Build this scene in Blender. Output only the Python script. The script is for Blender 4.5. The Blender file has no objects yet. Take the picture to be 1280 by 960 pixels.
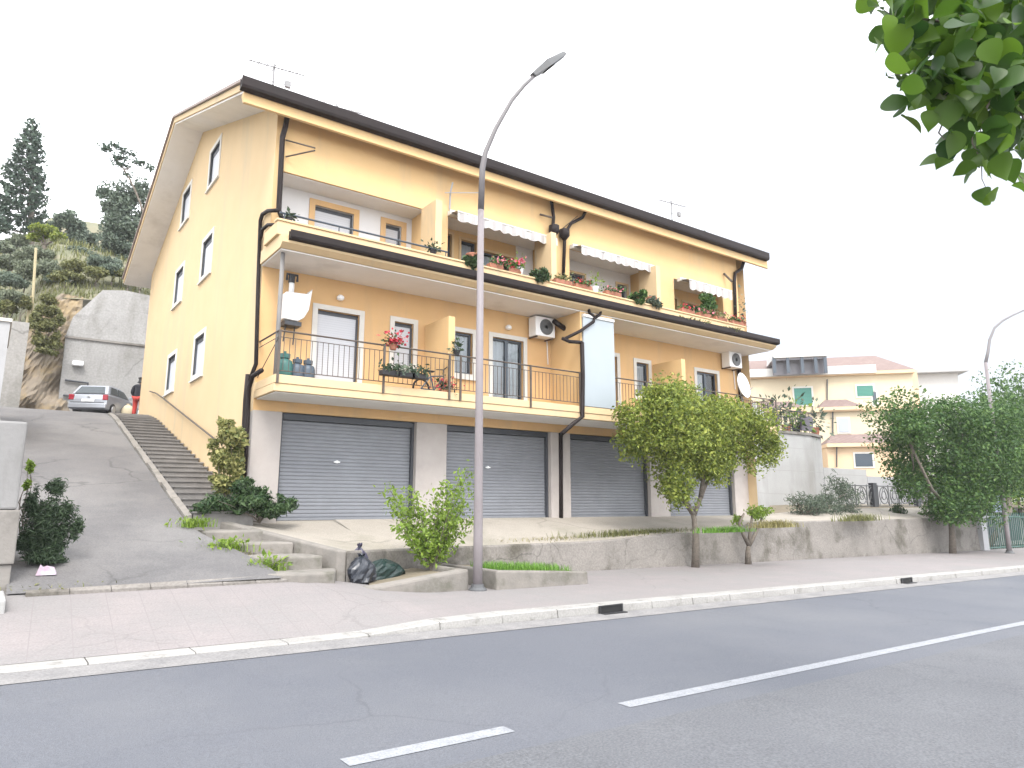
import bpy, bmesh, math, random
import numpy as np
from mathutils import Vector, Matrix
R = math.radians
D = bpy.data
scene = bpy.context.scene
col = scene.collection
rng = random.Random(7)

# ------------------------------------------------------------------ camera
FPX, PITCH, YAW, SK = 840.0, R(10.1), R(34.4), R(-3.3)
EYE = Vector((0, 0, 1.6))
FW = Vector((math.sin(YAW)*math.cos(PITCH), math.cos(YAW)*math.cos(PITCH), math.sin(PITCH)))
RT = Vector((math.cos(YAW), -math.sin(YAW), 0)); UP = RT.cross(FW)
cam = D.objects.new('camera', D.cameras.new('camera')); col.objects.link(cam)
cam.location = EYE
cam.rotation_euler = Matrix((RT, UP, -FW)).transposed().to_euler()
cam.data.sensor_width = 36; cam.data.lens = 36*FPX/1280
cam.data.clip_start = .05; cam.data.clip_end = 2000
scene.camera = cam
sS, cS = math.sin(SK), math.cos(SK)
def B(u, v, z):                         # building axes (front wall along u, gable along v) to world
    return Vector((u + v*sS, v*cS, z))
def ray(x, y): return RT*((x-640)/FPX) - UP*((y-480)/FPX) + FW
def A(x, y, X=None, Y=None, Z=None):    # where a measured sight line meets a known plane
    r = ray(x, y); rv = r.y/cS; ru = r.x - rv*sS
    t = Y/rv if Y is not None else (X/ru if X is not None else (Z-EYE.z)/r.z)
    P = EYE + r*t; v = P.y/cS
    return (P.x - v*sS, v, P.z)
def gz(u): return -.015*u if u > -60 else .9

# ------------------------------------------------------------------ scene helpers
def tag(o, label=None, cat=None, group=None, kind=None):
    if label: o['label'] = label
    if cat: o['category'] = cat
    if group: o['group'] = group
    if kind: o['kind'] = kind
    return o
def thing(name, label, cat, loc, rz=0, group=None):
    o = D.objects.new(name, None); col.objects.link(o)
    o.location = loc; o.rotation_euler.z = rz; o.empty_display_size = .2
    return tag(o, label, cat, group)
def origin(o):
    p = Vector((0, 0, 0))
    while o is not None: p = p + o.location; o = o.parent
    return p
class MB:
    def __init__(s, local=False, T=None):
        s.v = []; s.f = []; s.m = []; s.local = local; s.T = T; s.mi = 0
    def P(s, u, v, z):
        if s.T is not None: return s.T @ Vector((u, v, z))
        return Vector((u, v, z)) if s.local else B(u, v, z)
    def raw(s, pts, faces):
        n = len(s.v); s.v += [tuple(s.P(*p)) for p in pts]
        for f in faces: s.f.append(tuple(n+i for i in f)); s.m.append(s.mi)
        return s
    def box(s, u0, u1, v0, v1, z0, z1):
        p = [(u0,v0,z0),(u1,v0,z0),(u1,v1,z0),(u0,v1,z0),(u0,v0,z1),(u1,v0,z1),(u1,v1,z1),(u0,v1,z1)]
        return s.raw(p, [(0,3,2,1),(4,5,6,7),(0,1,5,4),(1,2,6,5),(2,3,7,6),(3,0,4,7)])
    def quad(s, *p): return s.raw(list(p), [tuple(range(len(p)))])
    def prism(s, poly, z0, z1):         # plan polygon; z0, z1 numbers or per-vertex lists
        n = len(poly)
        a = z0 if isinstance(z0, (list, tuple)) else [z0]*n
        b = z1 if isinstance(z1, (list, tuple)) else [z1]*n
        p = [(x, y, a[i]) for i, (x, y) in enumerate(poly)] + [(x, y, b[i]) for i, (x, y) in enumerate(poly)]
        return s.raw(p, [tuple(range(n))[::-1], tuple(range(n, 2*n))] + [(i, (i+1) % n, n+(i+1) % n, n+i) for i in range(n)])
    def extr(s, prof, u0, u1):          # (v,z) profile swept along u
        n = len(prof)
        p = [(u0, a, b) for a, b in prof] + [(u1, a, b) for a, b in prof]
        return s.raw(p, [tuple(range(n)), tuple(range(n, 2*n))[::-1]] + [(i, n+i, n+(i+1) % n, (i+1) % n) for i in range(n)])
    def tube(s, pts, r, n=8, cap=True):
        W = [s.P(*p) for p in pts]; k = len(W)
        rr = r if isinstance(r, (list, tuple)) else [r]*k
        base = len(s.v); prev = None
        for i in range(k):
            d = (W[min(i+1, k-1)] - W[max(i-1, 0)])
            d = d.normalized() if d.length > 1e-9 else Vector((0, 0, 1))
            if prev is None:
                a = Vector((0, 0, 1)) if abs(d.z) < .9 else Vector((1, 0, 0)); x = d.cross(a).normalized()
            else:
                x = prev - d*prev.dot(d); x = x.normalized() if x.length > 1e-6 else d.orthogonal().normalized()
            prev = x; y = d.cross(x)
            for j in range(n):
                t = 2*math.pi*j/n
                s.v.append(tuple(W[i] + (x*math.cos(t) + y*math.sin(t))*rr[i]))
        for i in range(k-1):
            for j in range(n):
                s.f.append((base+i*n+j, base+i*n+(j+1) % n, base+(i+1)*n+(j+1) % n, base+(i+1)*n+j)); s.m.append(s.mi)
        if cap:
            s.f.append(tuple(base+j for j in range(n))[::-1]); s.m.append(s.mi)
            s.f.append(tuple(base+(k-1)*n+j for j in range(n))); s.m.append(s.mi)
        return s
    def lathe(s, c, prof, n=16):        # prof: list of (radius, z)
        base = len(s.v); k = len(prof)
        for r, z in prof:
            for j in range(n):
                t = 2*math.pi*j/n; s.v.append(tuple(s.P(c[0]+r*math.cos(t), c[1]+r*math.sin(t), c[2]+z)))
        for i in range(k-1):
            for j in range(n):
                s.f.append((base+i*n+j, base+i*n+(j+1) % n, base+(i+1)*n+(j+1) % n, base+(i+1)*n+j)); s.m.append(s.mi)
        s.f.append(tuple(base+j for j in range(n))[::-1]); s.m.append(s.mi)
        s.f.append(tuple(base+(k-1)*n+j for j in range(n))); s.m.append(s.mi)
        return s
    def grid(s, us, vs, zf):
        n = len(vs); p = [(u, v, zf(u, v)) for u in us for v in vs]
        return s.raw(p, [(i*n+j, (i+1)*n+j, (i+1)*n+j+1, i*n+j+1) for i in range(len(us)-1) for j in range(n-1)])
    def wall(s, f, s0, s1, z0, zt, holes=(), depth=.2, breaks=()):
        """f(s, z, d) to a point; zt number or function; holes (s0,s1,z0,z1) get reveals of the given depth"""
        top = zt if callable(zt) else (lambda q: zt)
        S = sorted({s0, s1, *breaks, *[h[0] for h in holes], *[h[1] for h in holes]})
        for a, b in zip(S, S[1:]):
            m = (a+b)/2; hs = sorted([h for h in holes if h[0] <= m <= h[1]], key=lambda h: h[2]); z = z0
            for h in hs:
                if h[2] > z+1e-4: s.quad(f(a, z, 0), f(b, z, 0), f(b, h[2], 0), f(a, h[2], 0))
                z = h[3]
            s.quad(f(a, z, 0), f(b, z, 0), f(b, top(b), 0), f(a, top(a), 0))
        for a, b, c, d in holes:
            s.quad(f(a,c,0), f(a,d,0), f(a,d,depth), f(a,c,depth)); s.quad(f(b,c,0), f(b,d,0), f(b,d,depth), f(b,c,depth))
            s.quad(f(a,d,0), f(b,d,0), f(b,d,depth), f(a,d,depth)); s.quad(f(a,c,0), f(b,c,0), f(b,c,depth), f(a,c,depth))
        return s
    def build(s, name, mat, parent=None, smooth=False, bevel=0, loc=None):
        me = D.meshes.new(name)
        o = D.objects.new(name, me); col.objects.link(o)
        if parent is not None: o.parent = parent
        elif loc is not None: o.location = loc
        off = Vector((0, 0, 0)) if s.local else origin(o)
        me.from_pydata([tuple(Vector(p) - off) for p in s.v], [], s.f)
        for m in (mat if isinstance(mat, (list, tuple)) else [mat]): me.materials.append(m)
        if any(s.m): me.polygons.foreach_set('material_index', s.m)
        if smooth: me.polygons.foreach_set('use_smooth', [True]*len(me.polygons))
        me.update()
        if bevel:
            b = o.modifiers.new('bevel', 'BEVEL'); b.width = bevel; b.segments = 2; b.limit_method = 'ANGLE'
        return o

# ------------------------------------------------------------------ materials
def nt(m): return m.node_tree.nodes, m.node_tree.links
def mat(name, c, rough=.7, c2=None, scale=3., metal=0, bump=0, bscale=40., spec=.5, detail=6, c3=None, s3=.6, t3=(.5, .62), streak=0, coord='Object'):
    m = D.materials.new(name); m.use_nodes = True
    n, l = nt(m); p = n['Principled BSDF']
    p.inputs['Roughness'].default_value = rough; p.inputs['Metallic'].default_value = metal
    p.inputs['Specular IOR Level'].default_value = spec
    p.inputs['Base Color'].default_value = (*c, 1)
    tc = n.new('ShaderNodeTexCoord'); src = tc.outputs[coord]
    out = None
    if c2 is not None:
        t = n.new('ShaderNodeTexNoise'); t.inputs['Scale'].default_value = scale; t.inputs['Detail'].default_value = detail; t.inputs['Roughness'].default_value = .62
        l.new(src, t.inputs['Vector'])
        rmp = n.new('ShaderNodeMapRange'); rmp.inputs['From Min'].default_value = .32; rmp.inputs['From Max'].default_value = .68
        l.new(t.outputs['Fac'], rmp.inputs['Value'])
        mx = n.new('ShaderNodeMix'); mx.data_type = 'RGBA'
        mx.inputs['A'].default_value = (*c, 1); mx.inputs['B'].default_value = (*c2, 1)
        l.new(rmp.outputs['Result'], mx.inputs['Factor']); out = mx.outputs['Result']
    if c3 is not None:                   # larger stains with a shape of their own
        t = n.new('ShaderNodeTexNoise'); t.inputs['Scale'].default_value = s3; t.inputs['Detail'].default_value = 8; t.inputs['Roughness'].default_value = .65
        if streak:
            mp = n.new('ShaderNodeMapping'); mp.inputs['Scale'].default_value = (1, 1, streak); l.new(src, mp.inputs['Vector']); l.new(mp.outputs['Vector'], t.inputs['Vector'])
        else: l.new(src, t.inputs['Vector'])
        rmp = n.new('ShaderNodeMapRange'); rmp.inputs['From Min'].default_value = t3[0]; rmp.inputs['From Max'].default_value = t3[1]
        l.new(t.outputs['Fac'], rmp.inputs['Value'])
        mx = n.new('ShaderNodeMix'); mx.data_type = 'RGBA'
        if out is not None: l.new(out, mx.inputs['A'])
        else: mx.inputs['A'].default_value = (*c, 1)
        mx.inputs['B'].default_value = (*c3, 1)
        l.new(rmp.outputs['Result'], mx.inputs['Factor']); out = mx.outputs['Result']
    if out is not None: l.new(out, p.inputs['Base Color'])
    if bump:
        t = n.new('ShaderNodeTexNoise'); t.inputs['Scale'].default_value = bscale; t.inputs['Detail'].default_value = 4
        l.new(src, t.inputs['Vector'])
        bp = n.new('ShaderNodeBump'); bp.inputs['Strength'].default_value = bump; bp.inputs['Distance'].default_value = .02
        l.new(t.outputs['Fac'], bp.inputs['Height']); l.new(bp.outputs['Normal'], p.inputs['Normal'])
    return m
def leafmat(name, dark, light, trans=.3, rough=.55, mid=None):
    m = D.materials.new(name); m.use_nodes = True
    n, l = nt(m); p = n['Principled BSDF']; o = n['Material Output']
    p.inputs['Roughness'].default_value = rough; p.inputs['Specular IOR Level'].default_value = .35
    g = n.new('ShaderNodeNewGeometry'); cr = n.new('ShaderNodeValToRGB')
    cr.color_ramp.elements[0].color = (*dark, 1); cr.color_ramp.elements[1].color = (*light, 1)
    if mid: e = cr.color_ramp.elements.new(.5); e.color = (*mid, 1)
    l.new(g.outputs['Random Per Island'], cr.inputs['Fac']); l.new(cr.outputs['Color'], p.inputs['Base Color'])
    t = n.new('ShaderNodeBsdfTranslucent'); l.new(cr.outputs['Color'], t.inputs['Color'])
    mx = n.new('ShaderNodeMixShader'); mx.inputs['Fac'].default_value = trans
    l.new(p.outputs[0], mx.inputs[1]); l.new(t.outputs[0], mx.inputs[2]); l.new(mx.outputs[0], o.inputs['Surface'])
    return m
def stripe(m, axis, period, width, c, rough=None, soft=.02, offset=0):
    """groove / stripe lines every period along a local axis, mixed over the base colour and bumped"""
    n, l = nt(m); p = n['Principled BSDF']
    tc = n.new('ShaderNodeTexCoord'); sp = n.new('ShaderNodeSeparateXYZ'); l.new(tc.outputs['Object'], sp.inputs[0])
    a = n.new('ShaderNodeMath'); a.operation = 'MULTIPLY_ADD'; a.inputs[1].default_value = 1/period; a.inputs[2].default_value = offset; l.new(sp.outputs[axis], a.inputs[0])
    fr = n.new('ShaderNodeMath'); fr.operation = 'FRACT'; l.new(a.outputs[0], fr.inputs[0])
    lt = n.new('ShaderNodeMapRange'); lt.inputs['From Min'].default_value = width; lt.inputs['From Max'].default_value = width+soft; lt.inputs['To Min'].default_value = 1; lt.inputs['To Max'].default_value = 0
    l.new(fr.outputs[0], lt.inputs['Value'])
    mx = n.new('ShaderNodeMix'); mx.data_type = 'RGBA'; mx.inputs['B'].default_value = (*c, 1)
    k = p.inputs['Base Color']
    if k.links: l.new(k.links[0].from_socket, mx.inputs['A'])
    else: mx.inputs['A'].default_value = k.default_value
    l.new(lt.outputs['Result'], mx.inputs['Factor']); l.new(mx.outputs['Result'], k)
    return m
def glass(name, tint, clear=.35):
    m = D.materials.new(name); m.use_nodes = True
    n, l = nt(m); o = n['Material Output']; n.remove(n['Principled BSDF'])
    t = n.new('ShaderNodeBsdfTransparent'); t.inputs['Color'].default_value = (*tint, 1)
    g = n.new('ShaderNodeBsdfGlossy'); g.inputs['Roughness'].default_value = .03; g.inputs['Color'].default_value = (.9, .93, .95, 1)
    f = n.new('ShaderNodeFresnel'); f.inputs['IOR'].default_value = 1.5
    mx = n.new('ShaderNodeMixShader'); l.new(f.outputs[0], mx.inputs['Fac']); l.new(t.outputs[0], mx.inputs[1]); l.new(g.outputs[0], mx.inputs[2])
    l.new(mx.outputs[0], o.inputs['Surface']); return m

def grain(m, scale, lo, hi, crack=None):
    """fine aggregate speckle, and thin irregular cracks, in the surface's own colour"""
    n, l = nt(m); p = n['Principled BSDF']; tc = n.new('ShaderNodeTexCoord')
    t = n.new('ShaderNodeTexNoise'); t.inputs['Scale'].default_value = scale; t.inputs['Detail'].default_value = 3; l.new(tc.outputs['Object'], t.inputs['Vector'])
    r = n.new('ShaderNodeMapRange'); r.inputs['From Min'].default_value = .3; r.inputs['From Max'].default_value = .7; r.inputs['To Min'].default_value = lo; r.inputs['To Max'].default_value = hi; l.new(t.outputs['Fac'], r.inputs['Value'])
    k = p.inputs['Base Color']; src = k.links[0].from_socket
    v = n.new('ShaderNodeVectorMath'); v.operation = 'SCALE'; l.new(src, v.inputs[0]); l.new(r.outputs['Result'], v.inputs['Scale']); out = v.outputs[0]
    if crack:
        sc, wd, dark = crack
        w = n.new('ShaderNodeTexNoise'); w.inputs['Scale'].default_value = sc*3; w.inputs['Detail'].default_value = 5; l.new(tc.outputs['Object'], w.inputs['Vector'])
        ad = n.new('ShaderNodeMixRGB'); ad.blend_type = 'LINEAR_LIGHT'; ad.inputs['Fac'].default_value = .25/sc*.6; l.new(tc.outputs['Object'], ad.inputs[1]); l.new(w.outputs['Color'], ad.inputs[2])
        vo = n.new('ShaderNodeTexVoronoi'); vo.feature = 'DISTANCE_TO_EDGE'; vo.inputs['Scale'].default_value = sc; l.new(ad.outputs[0], vo.inputs['Vector'])
        ms = n.new('ShaderNodeTexNoise'); ms.inputs['Scale'].default_value = sc*.6; l.new(tc.outputs['Object'], ms.inputs['Vector'])
        a = n.new('ShaderNodeMapRange'); a.inputs['From Min'].default_value = 0; a.inputs['From Max'].default_value = wd; a.inputs['To Min'].default_value = dark; a.inputs['To Max'].default_value = 1; l.new(vo.outputs['Distance'], a.inputs['Value'])
        b = n.new('ShaderNodeMapRange'); b.inputs['From Min'].default_value = .46; b.inputs['From Max'].default_value = .58; l.new(ms.outputs['Fac'], b.inputs['Value'])
        mx = n.new('ShaderNodeMix'); mx.inputs['A'].default_value = 1; l.new(b.outputs['Result'], mx.inputs['Factor']); l.new(a.outputs['Result'], mx.inputs['B'])
        v2 = n.new('ShaderNodeVectorMath'); v2.operation = 'SCALE'; l.new(out, v2.inputs[0]); l.new(mx.outputs['Result'], v2.inputs['Scale']); out = v2.outputs[0]
    l.new(out, k); return m
M = {}
M['cream'] = mat('cream render', (.56, .42, .248), .9, (.535, .395, .228), 1.2, bump=.2, bscale=60, c3=(.46, .37, .24), s3=1.3, t3=(.52, .74), streak=.12)  # same paint as the front; the gable's paler light is in the colour
M['orange'] = mat('bounce warmed orange render', (.615, .395, .195), .9, (.58, .37, .175), 1.5, bump=.2, bscale=60, c3=(.50, .345, .19), s3=1.5, t3=(.52, .74), streak=.12)  # orange paint plus warm bounced shade under the balconies, put into the colour
M['apricot'] = mat('apricot render', (.605, .415, .210), .9, (.575, .39, .19), 1.5, bump=.2, bscale=60, c3=(.49, .36, .21), s3=1.4, t3=(.52, .74), streak=.12)
M['pale_cream'] = mat('pale cream paint', (.575, .43, .255), .85, (.535, .40, .235), 1.7, c3=(.44, .36, .24), s3=1.5, t3=(.55, .7), streak=.3)
M['white_paint'] = mat('white wall paint', (.64, .64, .65), .85, (.60, .60, .61), 2)
M['soffit'] = mat('white soffit paint', (.72, .705, .69), .9, (.67, .655, .64), 1.6, c3=(.57, .55, .53), s3=.9, t3=(.55, .75))
M['trim'] = mat('off white stone trim', (.60, .585, .55), .8, (.55, .535, .50), 5)
M['shutter'] = mat('white roller shutter', (.50, .515, .55), .5)
stripe(M['shutter'], 'Z', .055, .12, (.40, .415, .45))
M['garage'] = mat('grey galvanised shutter', (.205, .214, .236), .5, (.186, .195, .216), 2.2, metal=.1, spec=.4, c3=(.225, .24, .265), s3=.9, t3=(.5, .8))
M['garage_frame'] = mat('dark shutter guide', (.055, .06, .07), .5, metal=.2)
M['pilaster'] = mat('pale stone cladding', (.40, .365, .345), .75, (.36, .325, .305), 2.5, c3=(.31, .285, .27), s3=1.2, t3=(.52, .75))
M['brown'] = mat('dark brown gutter metal', (.014, .010, .010), .6, (.019, .013, .013), 3, spec=.2)
M['tile'] = mat('grey roof sheet', (.22, .19, .18), .8, (.28, .22, .2), 4)
M['redtile'] = mat('red clay roof tiles', (.185, .128, .115), .85, (.155, .112, .10), 5, c3=(.22, .165, .15), s3=1.2, t3=(.5, .7))
stripe(M['redtile'], 'X', .3, .16, (.13, .09, .08), soft=.2)
M['rail'] = mat('weathered railing iron', (.065, .052, .045), .6, (.10, .08, .066), 6, metal=.2)
M['darkmetal'] = mat('dark painted metal', (.03, .033, .04), .45)
M['black'] = mat('matt black', (.012, .012, .014), .6)
M['hole'] = mat('unlit cavity', (.010, .010, .011), .9)
M['glass'] = glass('window glass', (.86, .9, .9))
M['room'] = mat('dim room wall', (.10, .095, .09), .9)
M['curtain'] = mat('grey net curtain', (.52, .52, .55), .9, (.46, .46, .49), 3)
M['alu'] = mat('dark aluminium frame', (.055, .07, .09), .4, metal=.2)
M['greyalu'] = mat('grey window frame', (.34, .37, .41), .4)
M['panel'] = mat('pale blue white panel', (.315, .355, .385), .45, (.295, .335, .365), 1.2)
M['asphalt'] = mat('worn asphalt', (.095, .101, .119), .75, (.081, .088, .106), .35, bump=.5, bscale=110, c3=(.109, .114, .128), s3=.22, t3=(.45, .66), detail=10)
M['paint'] = mat('road paint', (.255, .265, .285), .8, (.215, .225, .245), 8, c3=(.145, .15, .165), s3=14, t3=(.58, .7))
M['pave'] = mat('pink grey concrete paving', (.212, .192, .190), .85, (.180, .165, .166), .9, bump=.3, bscale=30, c3=(.188, .180, .178), s3=.45, t3=(.42, .68), detail=9)
M['kerb'] = mat('pale kerbstone', (.30, .293, .282), .8, (.25, .243, .233), 2.2, bump=.3, bscale=25, c3=(.17, .163, .152), s3=3, t3=(.56, .68))
M['gutterstrip'] = mat('dusty gutter concrete', (.22, .213, .21), .9, (.155, .152, .154), 2.5, bump=.3, bscale=30)
M['drive'] = mat('old concrete drive', (.122, .117, .118), .85, (.094, .092, .095), .9, bump=.4, bscale=50, c3=(.146, .141, .140), s3=.4, t3=(.45, .62), detail=9)
M['concrete'] = mat('weathered grey concrete', (.22, .205, .19), .9, (.18, .168, .155), 1.6, bump=.35, bscale=18, c3=(.09, .084, .072), s3=.9, t3=(.52, .68), streak=.7)
M['wallcap'] = mat('retaining wall concrete', (.215, .198, .182), .9, (.165, .152, .139), 1.3, bump=.45, bscale=18, c3=(.085, .077, .062), s3=.9, t3=(.50, .66))
M['backwall'] = mat('light hillside concrete', (.30, .296, .29), .9, (.25, .246, .24), .7, bump=.4, bscale=8, c3=(.15, .145, .13), s3=.45, t3=(.5, .68), streak=.4)
M['stair'] = mat('brown stone treads', (.178, .170, .163), .85, (.147, .140, .134), 3, bump=.3, bscale=25, c3=(.225, .215, .206), s3=2, t3=(.5, .7))
M['stone'] = mat('rough step stone', (.215, .197, .178), .9, (.16, .15, .136), 3, bump=.4, bscale=20, c3=(.115, .11, .09), s3=2.2, t3=(.52, .68))
M['fore'] = mat('dusty forecourt concrete', (.325, .295, .255), .9, (.28, .255, .22), 1.1, bump=.25, bscale=30, c3=(.23, .215, .175), s3=.6, t3=(.5, .68))
M['rock'] = mat('ochre rock', (.225, .185, .14), .95, (.17, .145, .115), 1.5, bump=.8, bscale=4, c3=(.255, .195, .115), s3=.8, t3=(.48, .6))
M['soil'] = mat('dry soil', (.20, .165, .12), .95, (.15, .13, .09), 3, bump=.5, bscale=20)
M['hill'] = mat('scrubby hillside', (.17, .16, .105), .95, (.11, .12, .07), .35, bump=.8, bscale=2, c3=(.23, .20, .14), s3=.12, t3=(.5, .62))
M['bark'] = mat('grey bark', (.17, .145, .12), .95, (.10, .085, .07), 12, bump=.7, bscale=30)
M['pole'] = mat('mauve grey painted steel', (.205, .186, .194), .55, (.18, .158, .163), 1.5, c3=(.13, .108, .106), s3=2.5, t3=(.58, .72), spec=.4)
M['lamp'] = mat('grey lamp housing', (.075, .078, .082), .5)
M['lens'] = mat('lamp glass', (.13, .135, .145), .25)
M['bin'] = mat('black bin bag', (.014, .017, .024), .28, (.02, .024, .034), 6, spec=.6)
M['bin_green'] = mat('dark green bin bag', (.008, .024, .022), .35, spec=.5)
M['terracotta'] = mat('terracotta', (.36, .15, .09), .8, (.30, .12, .075), 6)
M['white_plastic'] = mat('white enamel', (.78, .79, .80), .35)
M['greyplastic'] = mat('grey plastic', (.30, .31, .32), .5)
M['green_cyl'] = mat('green painted cylinder', (.035, .13, .115), .45)
M['blue_cyl'] = mat('blue grey painted cylinder', (.06, .085, .115), .45)
M['awning'] = mat('cream awning cloth', (.47, .455, .435), .9)
stripe(M['awning'], 'X', .32, .42, (.335, .32, .315), soft=.03)
M['red'] = mat('red petals', (.45, .03, .05), .7)
M['pink'] = mat('pink petals', (.55, .16, .2), .7)
M['greenshutter'] = mat('green shutters', (.045, .19, .15), .6)
stripe(M['greenshutter'], 'Z', .12, .3, (.03, .13, .105), soft=.1)
M['carpaint'] = mat('silver car paint', (.36, .38, .42), .25, metal=.3, spec=.6)
M['carglass'] = mat('dark car glass', (.02, .03, .035), .05, spec=.8)
M['tail'] = mat('red tail lamp', (.30, .02, .035), .2)
M['tyre'] = mat('tyre rubber', (.015, .015, .016), .8)
M['rim'] = mat('alloy wheel', (.45, .46, .48), .35, metal=.7)
M['skin'] = mat('skin', (.36, .21, .15), .6)
M['jacket'] = mat('black jacket cloth', (.014, .014, .020), .9)
M['trousers'] = mat('red trousers cloth', (.42, .045, .035), .85)
M['hair'] = mat('dark hair', (.012, .010, .009), .6)
M['farwall'] = mat('far cream wall', (.56, .485, .35), .9, (.52, .445, .32), .8)
M['farorange'] = mat('far peach wall', (.60, .45, .30), .9, (.56, .41, .27), .8)
M['farwhite'] = mat('far white wall', (.54, .53, .51), .9, (.49, .48, .465), .6)
M['blockwall'] = mat('pale cement wall', (.37, .37, .37), .9, (.33, .33, .33), 1.2, c3=(.27, .265, .255), s3=.5, t3=(.52, .7), streak=.3)
stripe(M['blockwall'], 'Z', 1.0, .02, (.30, .30, .29), soft=.01)
M['greenfence'] = mat('green fence paint', (.018, .08, .062), .5)
M['canopy_shade'] = mat('grey canopy shade', (.12, .115, .13), .3)  # shade under the far canopy, put into a flat colour
M['plasterwhite'] = mat('bright white plaster', (.36, .365, .38), .85, (.325, .33, .345), 1.2, c3=(.26, .26, .265), s3=.8, t3=(.55, .75))
M['greyplaster'] = mat('grey cement plaster', (.225, .222, .22), .9, (.19, .187, .185), 1.4, bump=.3, bscale=15, c3=(.13, .127, .12), s3=.9, t3=(.52, .72), streak=.4)
M['paper'] = mat('litter paper', (.36, .22, .28), .8, (.38, .38, .44), 9)

grain(M['asphalt'], 70, .82, 1.18, (.32, .009, .80)); grain(M['pave'], 45, .88, 1.1, (.55, .012, .84)); grain(M['drive'], 40, .82, 1.15, (.45, .018, .6)); grain(M['fore'], 40, .85, 1.12, (.5, .02, .7)); grain(M['kerb'], 40, .85, 1.1); grain(M['wallcap'], 25, .8, 1.15, (.7, .016, .6)); grain(M['paint'], 60, .75, 1.15); grain(M['backwall'], 12, .86, 1.1, (.3, .012, .6)); grain(M['gutterstrip'], 40, .75, 1.15)
L = {}
L['orange_tree'] = leafmat('yellow green leaves', (.085, .125, .022), (.33, .36, .07), .3, mid=(.19, .245, .042))
L['green_tree'] = leafmat('mid green leaves', (.026, .068, .018), (.105, .18, .042), .22, mid=(.052, .115, .026))
L['near'] = leafmat('broad fresh leaves', (.02, .056, .012), (.11, .205, .018), .5, .42, mid=(.048, .105, .014))
L['hazy'] = leafmat('haze paled grey green leaves', (.07, .10, .078), (.17, .21, .155), .25)  # lightened leaves: the haze over the far hill is put into the colour
L['hazy2'] = leafmat('haze paled olive leaves', (.10, .125, .085), (.20, .225, .15), .2)  # olive leaves with the same far haze mixed into their colour
L['dark'] = leafmat('dark evergreen leaves', (.020, .040, .022), (.065, .10, .05), .2)
L['grey'] = leafmat('grey green leaves', (.055, .085, .06), (.14, .17, .12), .2)
L['pine'] = leafmat('dark pine needles', (.030, .058, .044), (.075, .11, .075), .1)
L['lime'] = leafmat('lime leaves', (.11, .19, .025), (.26, .36, .06), .4)
L['bush'] = leafmat('deep green shrub leaves', (.02, .05, .02), (.08, .13, .05), .25)
L['ivy'] = leafmat('yellowing vine leaves', (.09, .12, .035), (.36, .34, .13), .3)
L['grass'] = leafmat('grass blades', (.07, .17, .02), (.17, .33, .05), .3)
L['dry'] = leafmat('dry weeds', (.17, .15, .06), (.33, .30, .13), .3)
L['scrub'] = leafmat('olive scrub', (.085, .10, .035), (.22, .22, .09), .25)

# ------------------------------------------------------------------ foliage and trees (world coordinates)
def leaves_mesh(name, cen, nrm_bias, size, mat_, parent, seed=1, aspect=.55, sizevar=.35, off=None, fold=.25):
    r = np.random.default_rng(seed); n = len(cen)
    ax = r.normal(size=(n, 3)); ax /= np.linalg.norm(ax, axis=1)[:, None]
    nr = r.normal(size=(n, 3)) + np.array(nrm_bias); nr -= ax*np.sum(nr*ax, 1)[:, None]; nr /= np.linalg.norm(nr, axis=1)[:, None]
    sd = np.cross(ax, nr)
    s = (size*(1 + sizevar*r.normal(size=n)).clip(.4, 2))[:, None]
    c = np.asarray(cen)
    a, b = c - ax*s*.5, c + ax*s*.5
    l_ = c - ax*s*.08 + sd*s*aspect*.5 + nr*s*fold*.4
    q = c - ax*s*.08 - sd*s*aspect*.5 + nr*s*fold*.4
    V = np.stack([a, l_, b, q], 1).reshape(-1, 3)
    if off is None: off = origin(parent) if parent is not None else Vector((0, 0, 0))
    V = V - np.array(off)
    me = D.meshes.new(name)
    i = np.arange(n)*4
    F = np.concatenate([np.stack([i, i+1, i+2], 1), np.stack([i, i+2, i+3], 1)])
    me.from_pydata(V.tolist(), [], F.tolist())
    me.materials.append(mat_); me.update()
    o = D.objects.new(name, me); col.objects.link(o)
    if parent is not None: o.parent = parent
    return o
def clump_pts(clumps, n, seed=1, shell=.55):
    r = np.random.default_rng(seed)
    w = np.array([c[1][0]*c[1][1]*c[1][2] for c in clumps])**.75; w /= w.sum()
    k = r.choice(len(clumps), n, p=w); d = r.normal(size=(n, 3)); d /= np.linalg.norm(d, axis=1)[:, None]
    rad = (shell + (1-shell)*r.random(n)) * np.where(r.random(n) < .75, 1, r.random(n)**.5)
    rad = (rad*(1+.06*r.normal(size=n))).clip(0, 1.05)
    C = np.array([c[0] for c in clumps]); S = np.array([c[1] for c in clumps])
    return C[k] + d*rad[:, None]*S[k]
def subclumps(clumps, per, frac, seed):
    """break each big clump into many small ones on its surface so that the outline is uneven"""
    r = random.Random(seed); out = []
    for c, s in clumps:
        for _ in range(per):
            th, ph = r.uniform(0, 2*math.pi), math.acos(r.uniform(-1, 1)); q = r.uniform(.3, .64)
            p = (c[0]+s[0]*q*math.sin(ph)*math.cos(th), c[1]+s[1]*q*math.sin(ph)*math.sin(th), c[2]+s[2]*q*math.cos(ph))
            f = frac*r.uniform(.6, 1.3); out.append((p, (s[0]*f, s[1]*f, s[2]*f*.85)))
    return out
def wpt(x, y, Y): return B(*A(x, y, Y=Y))
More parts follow.
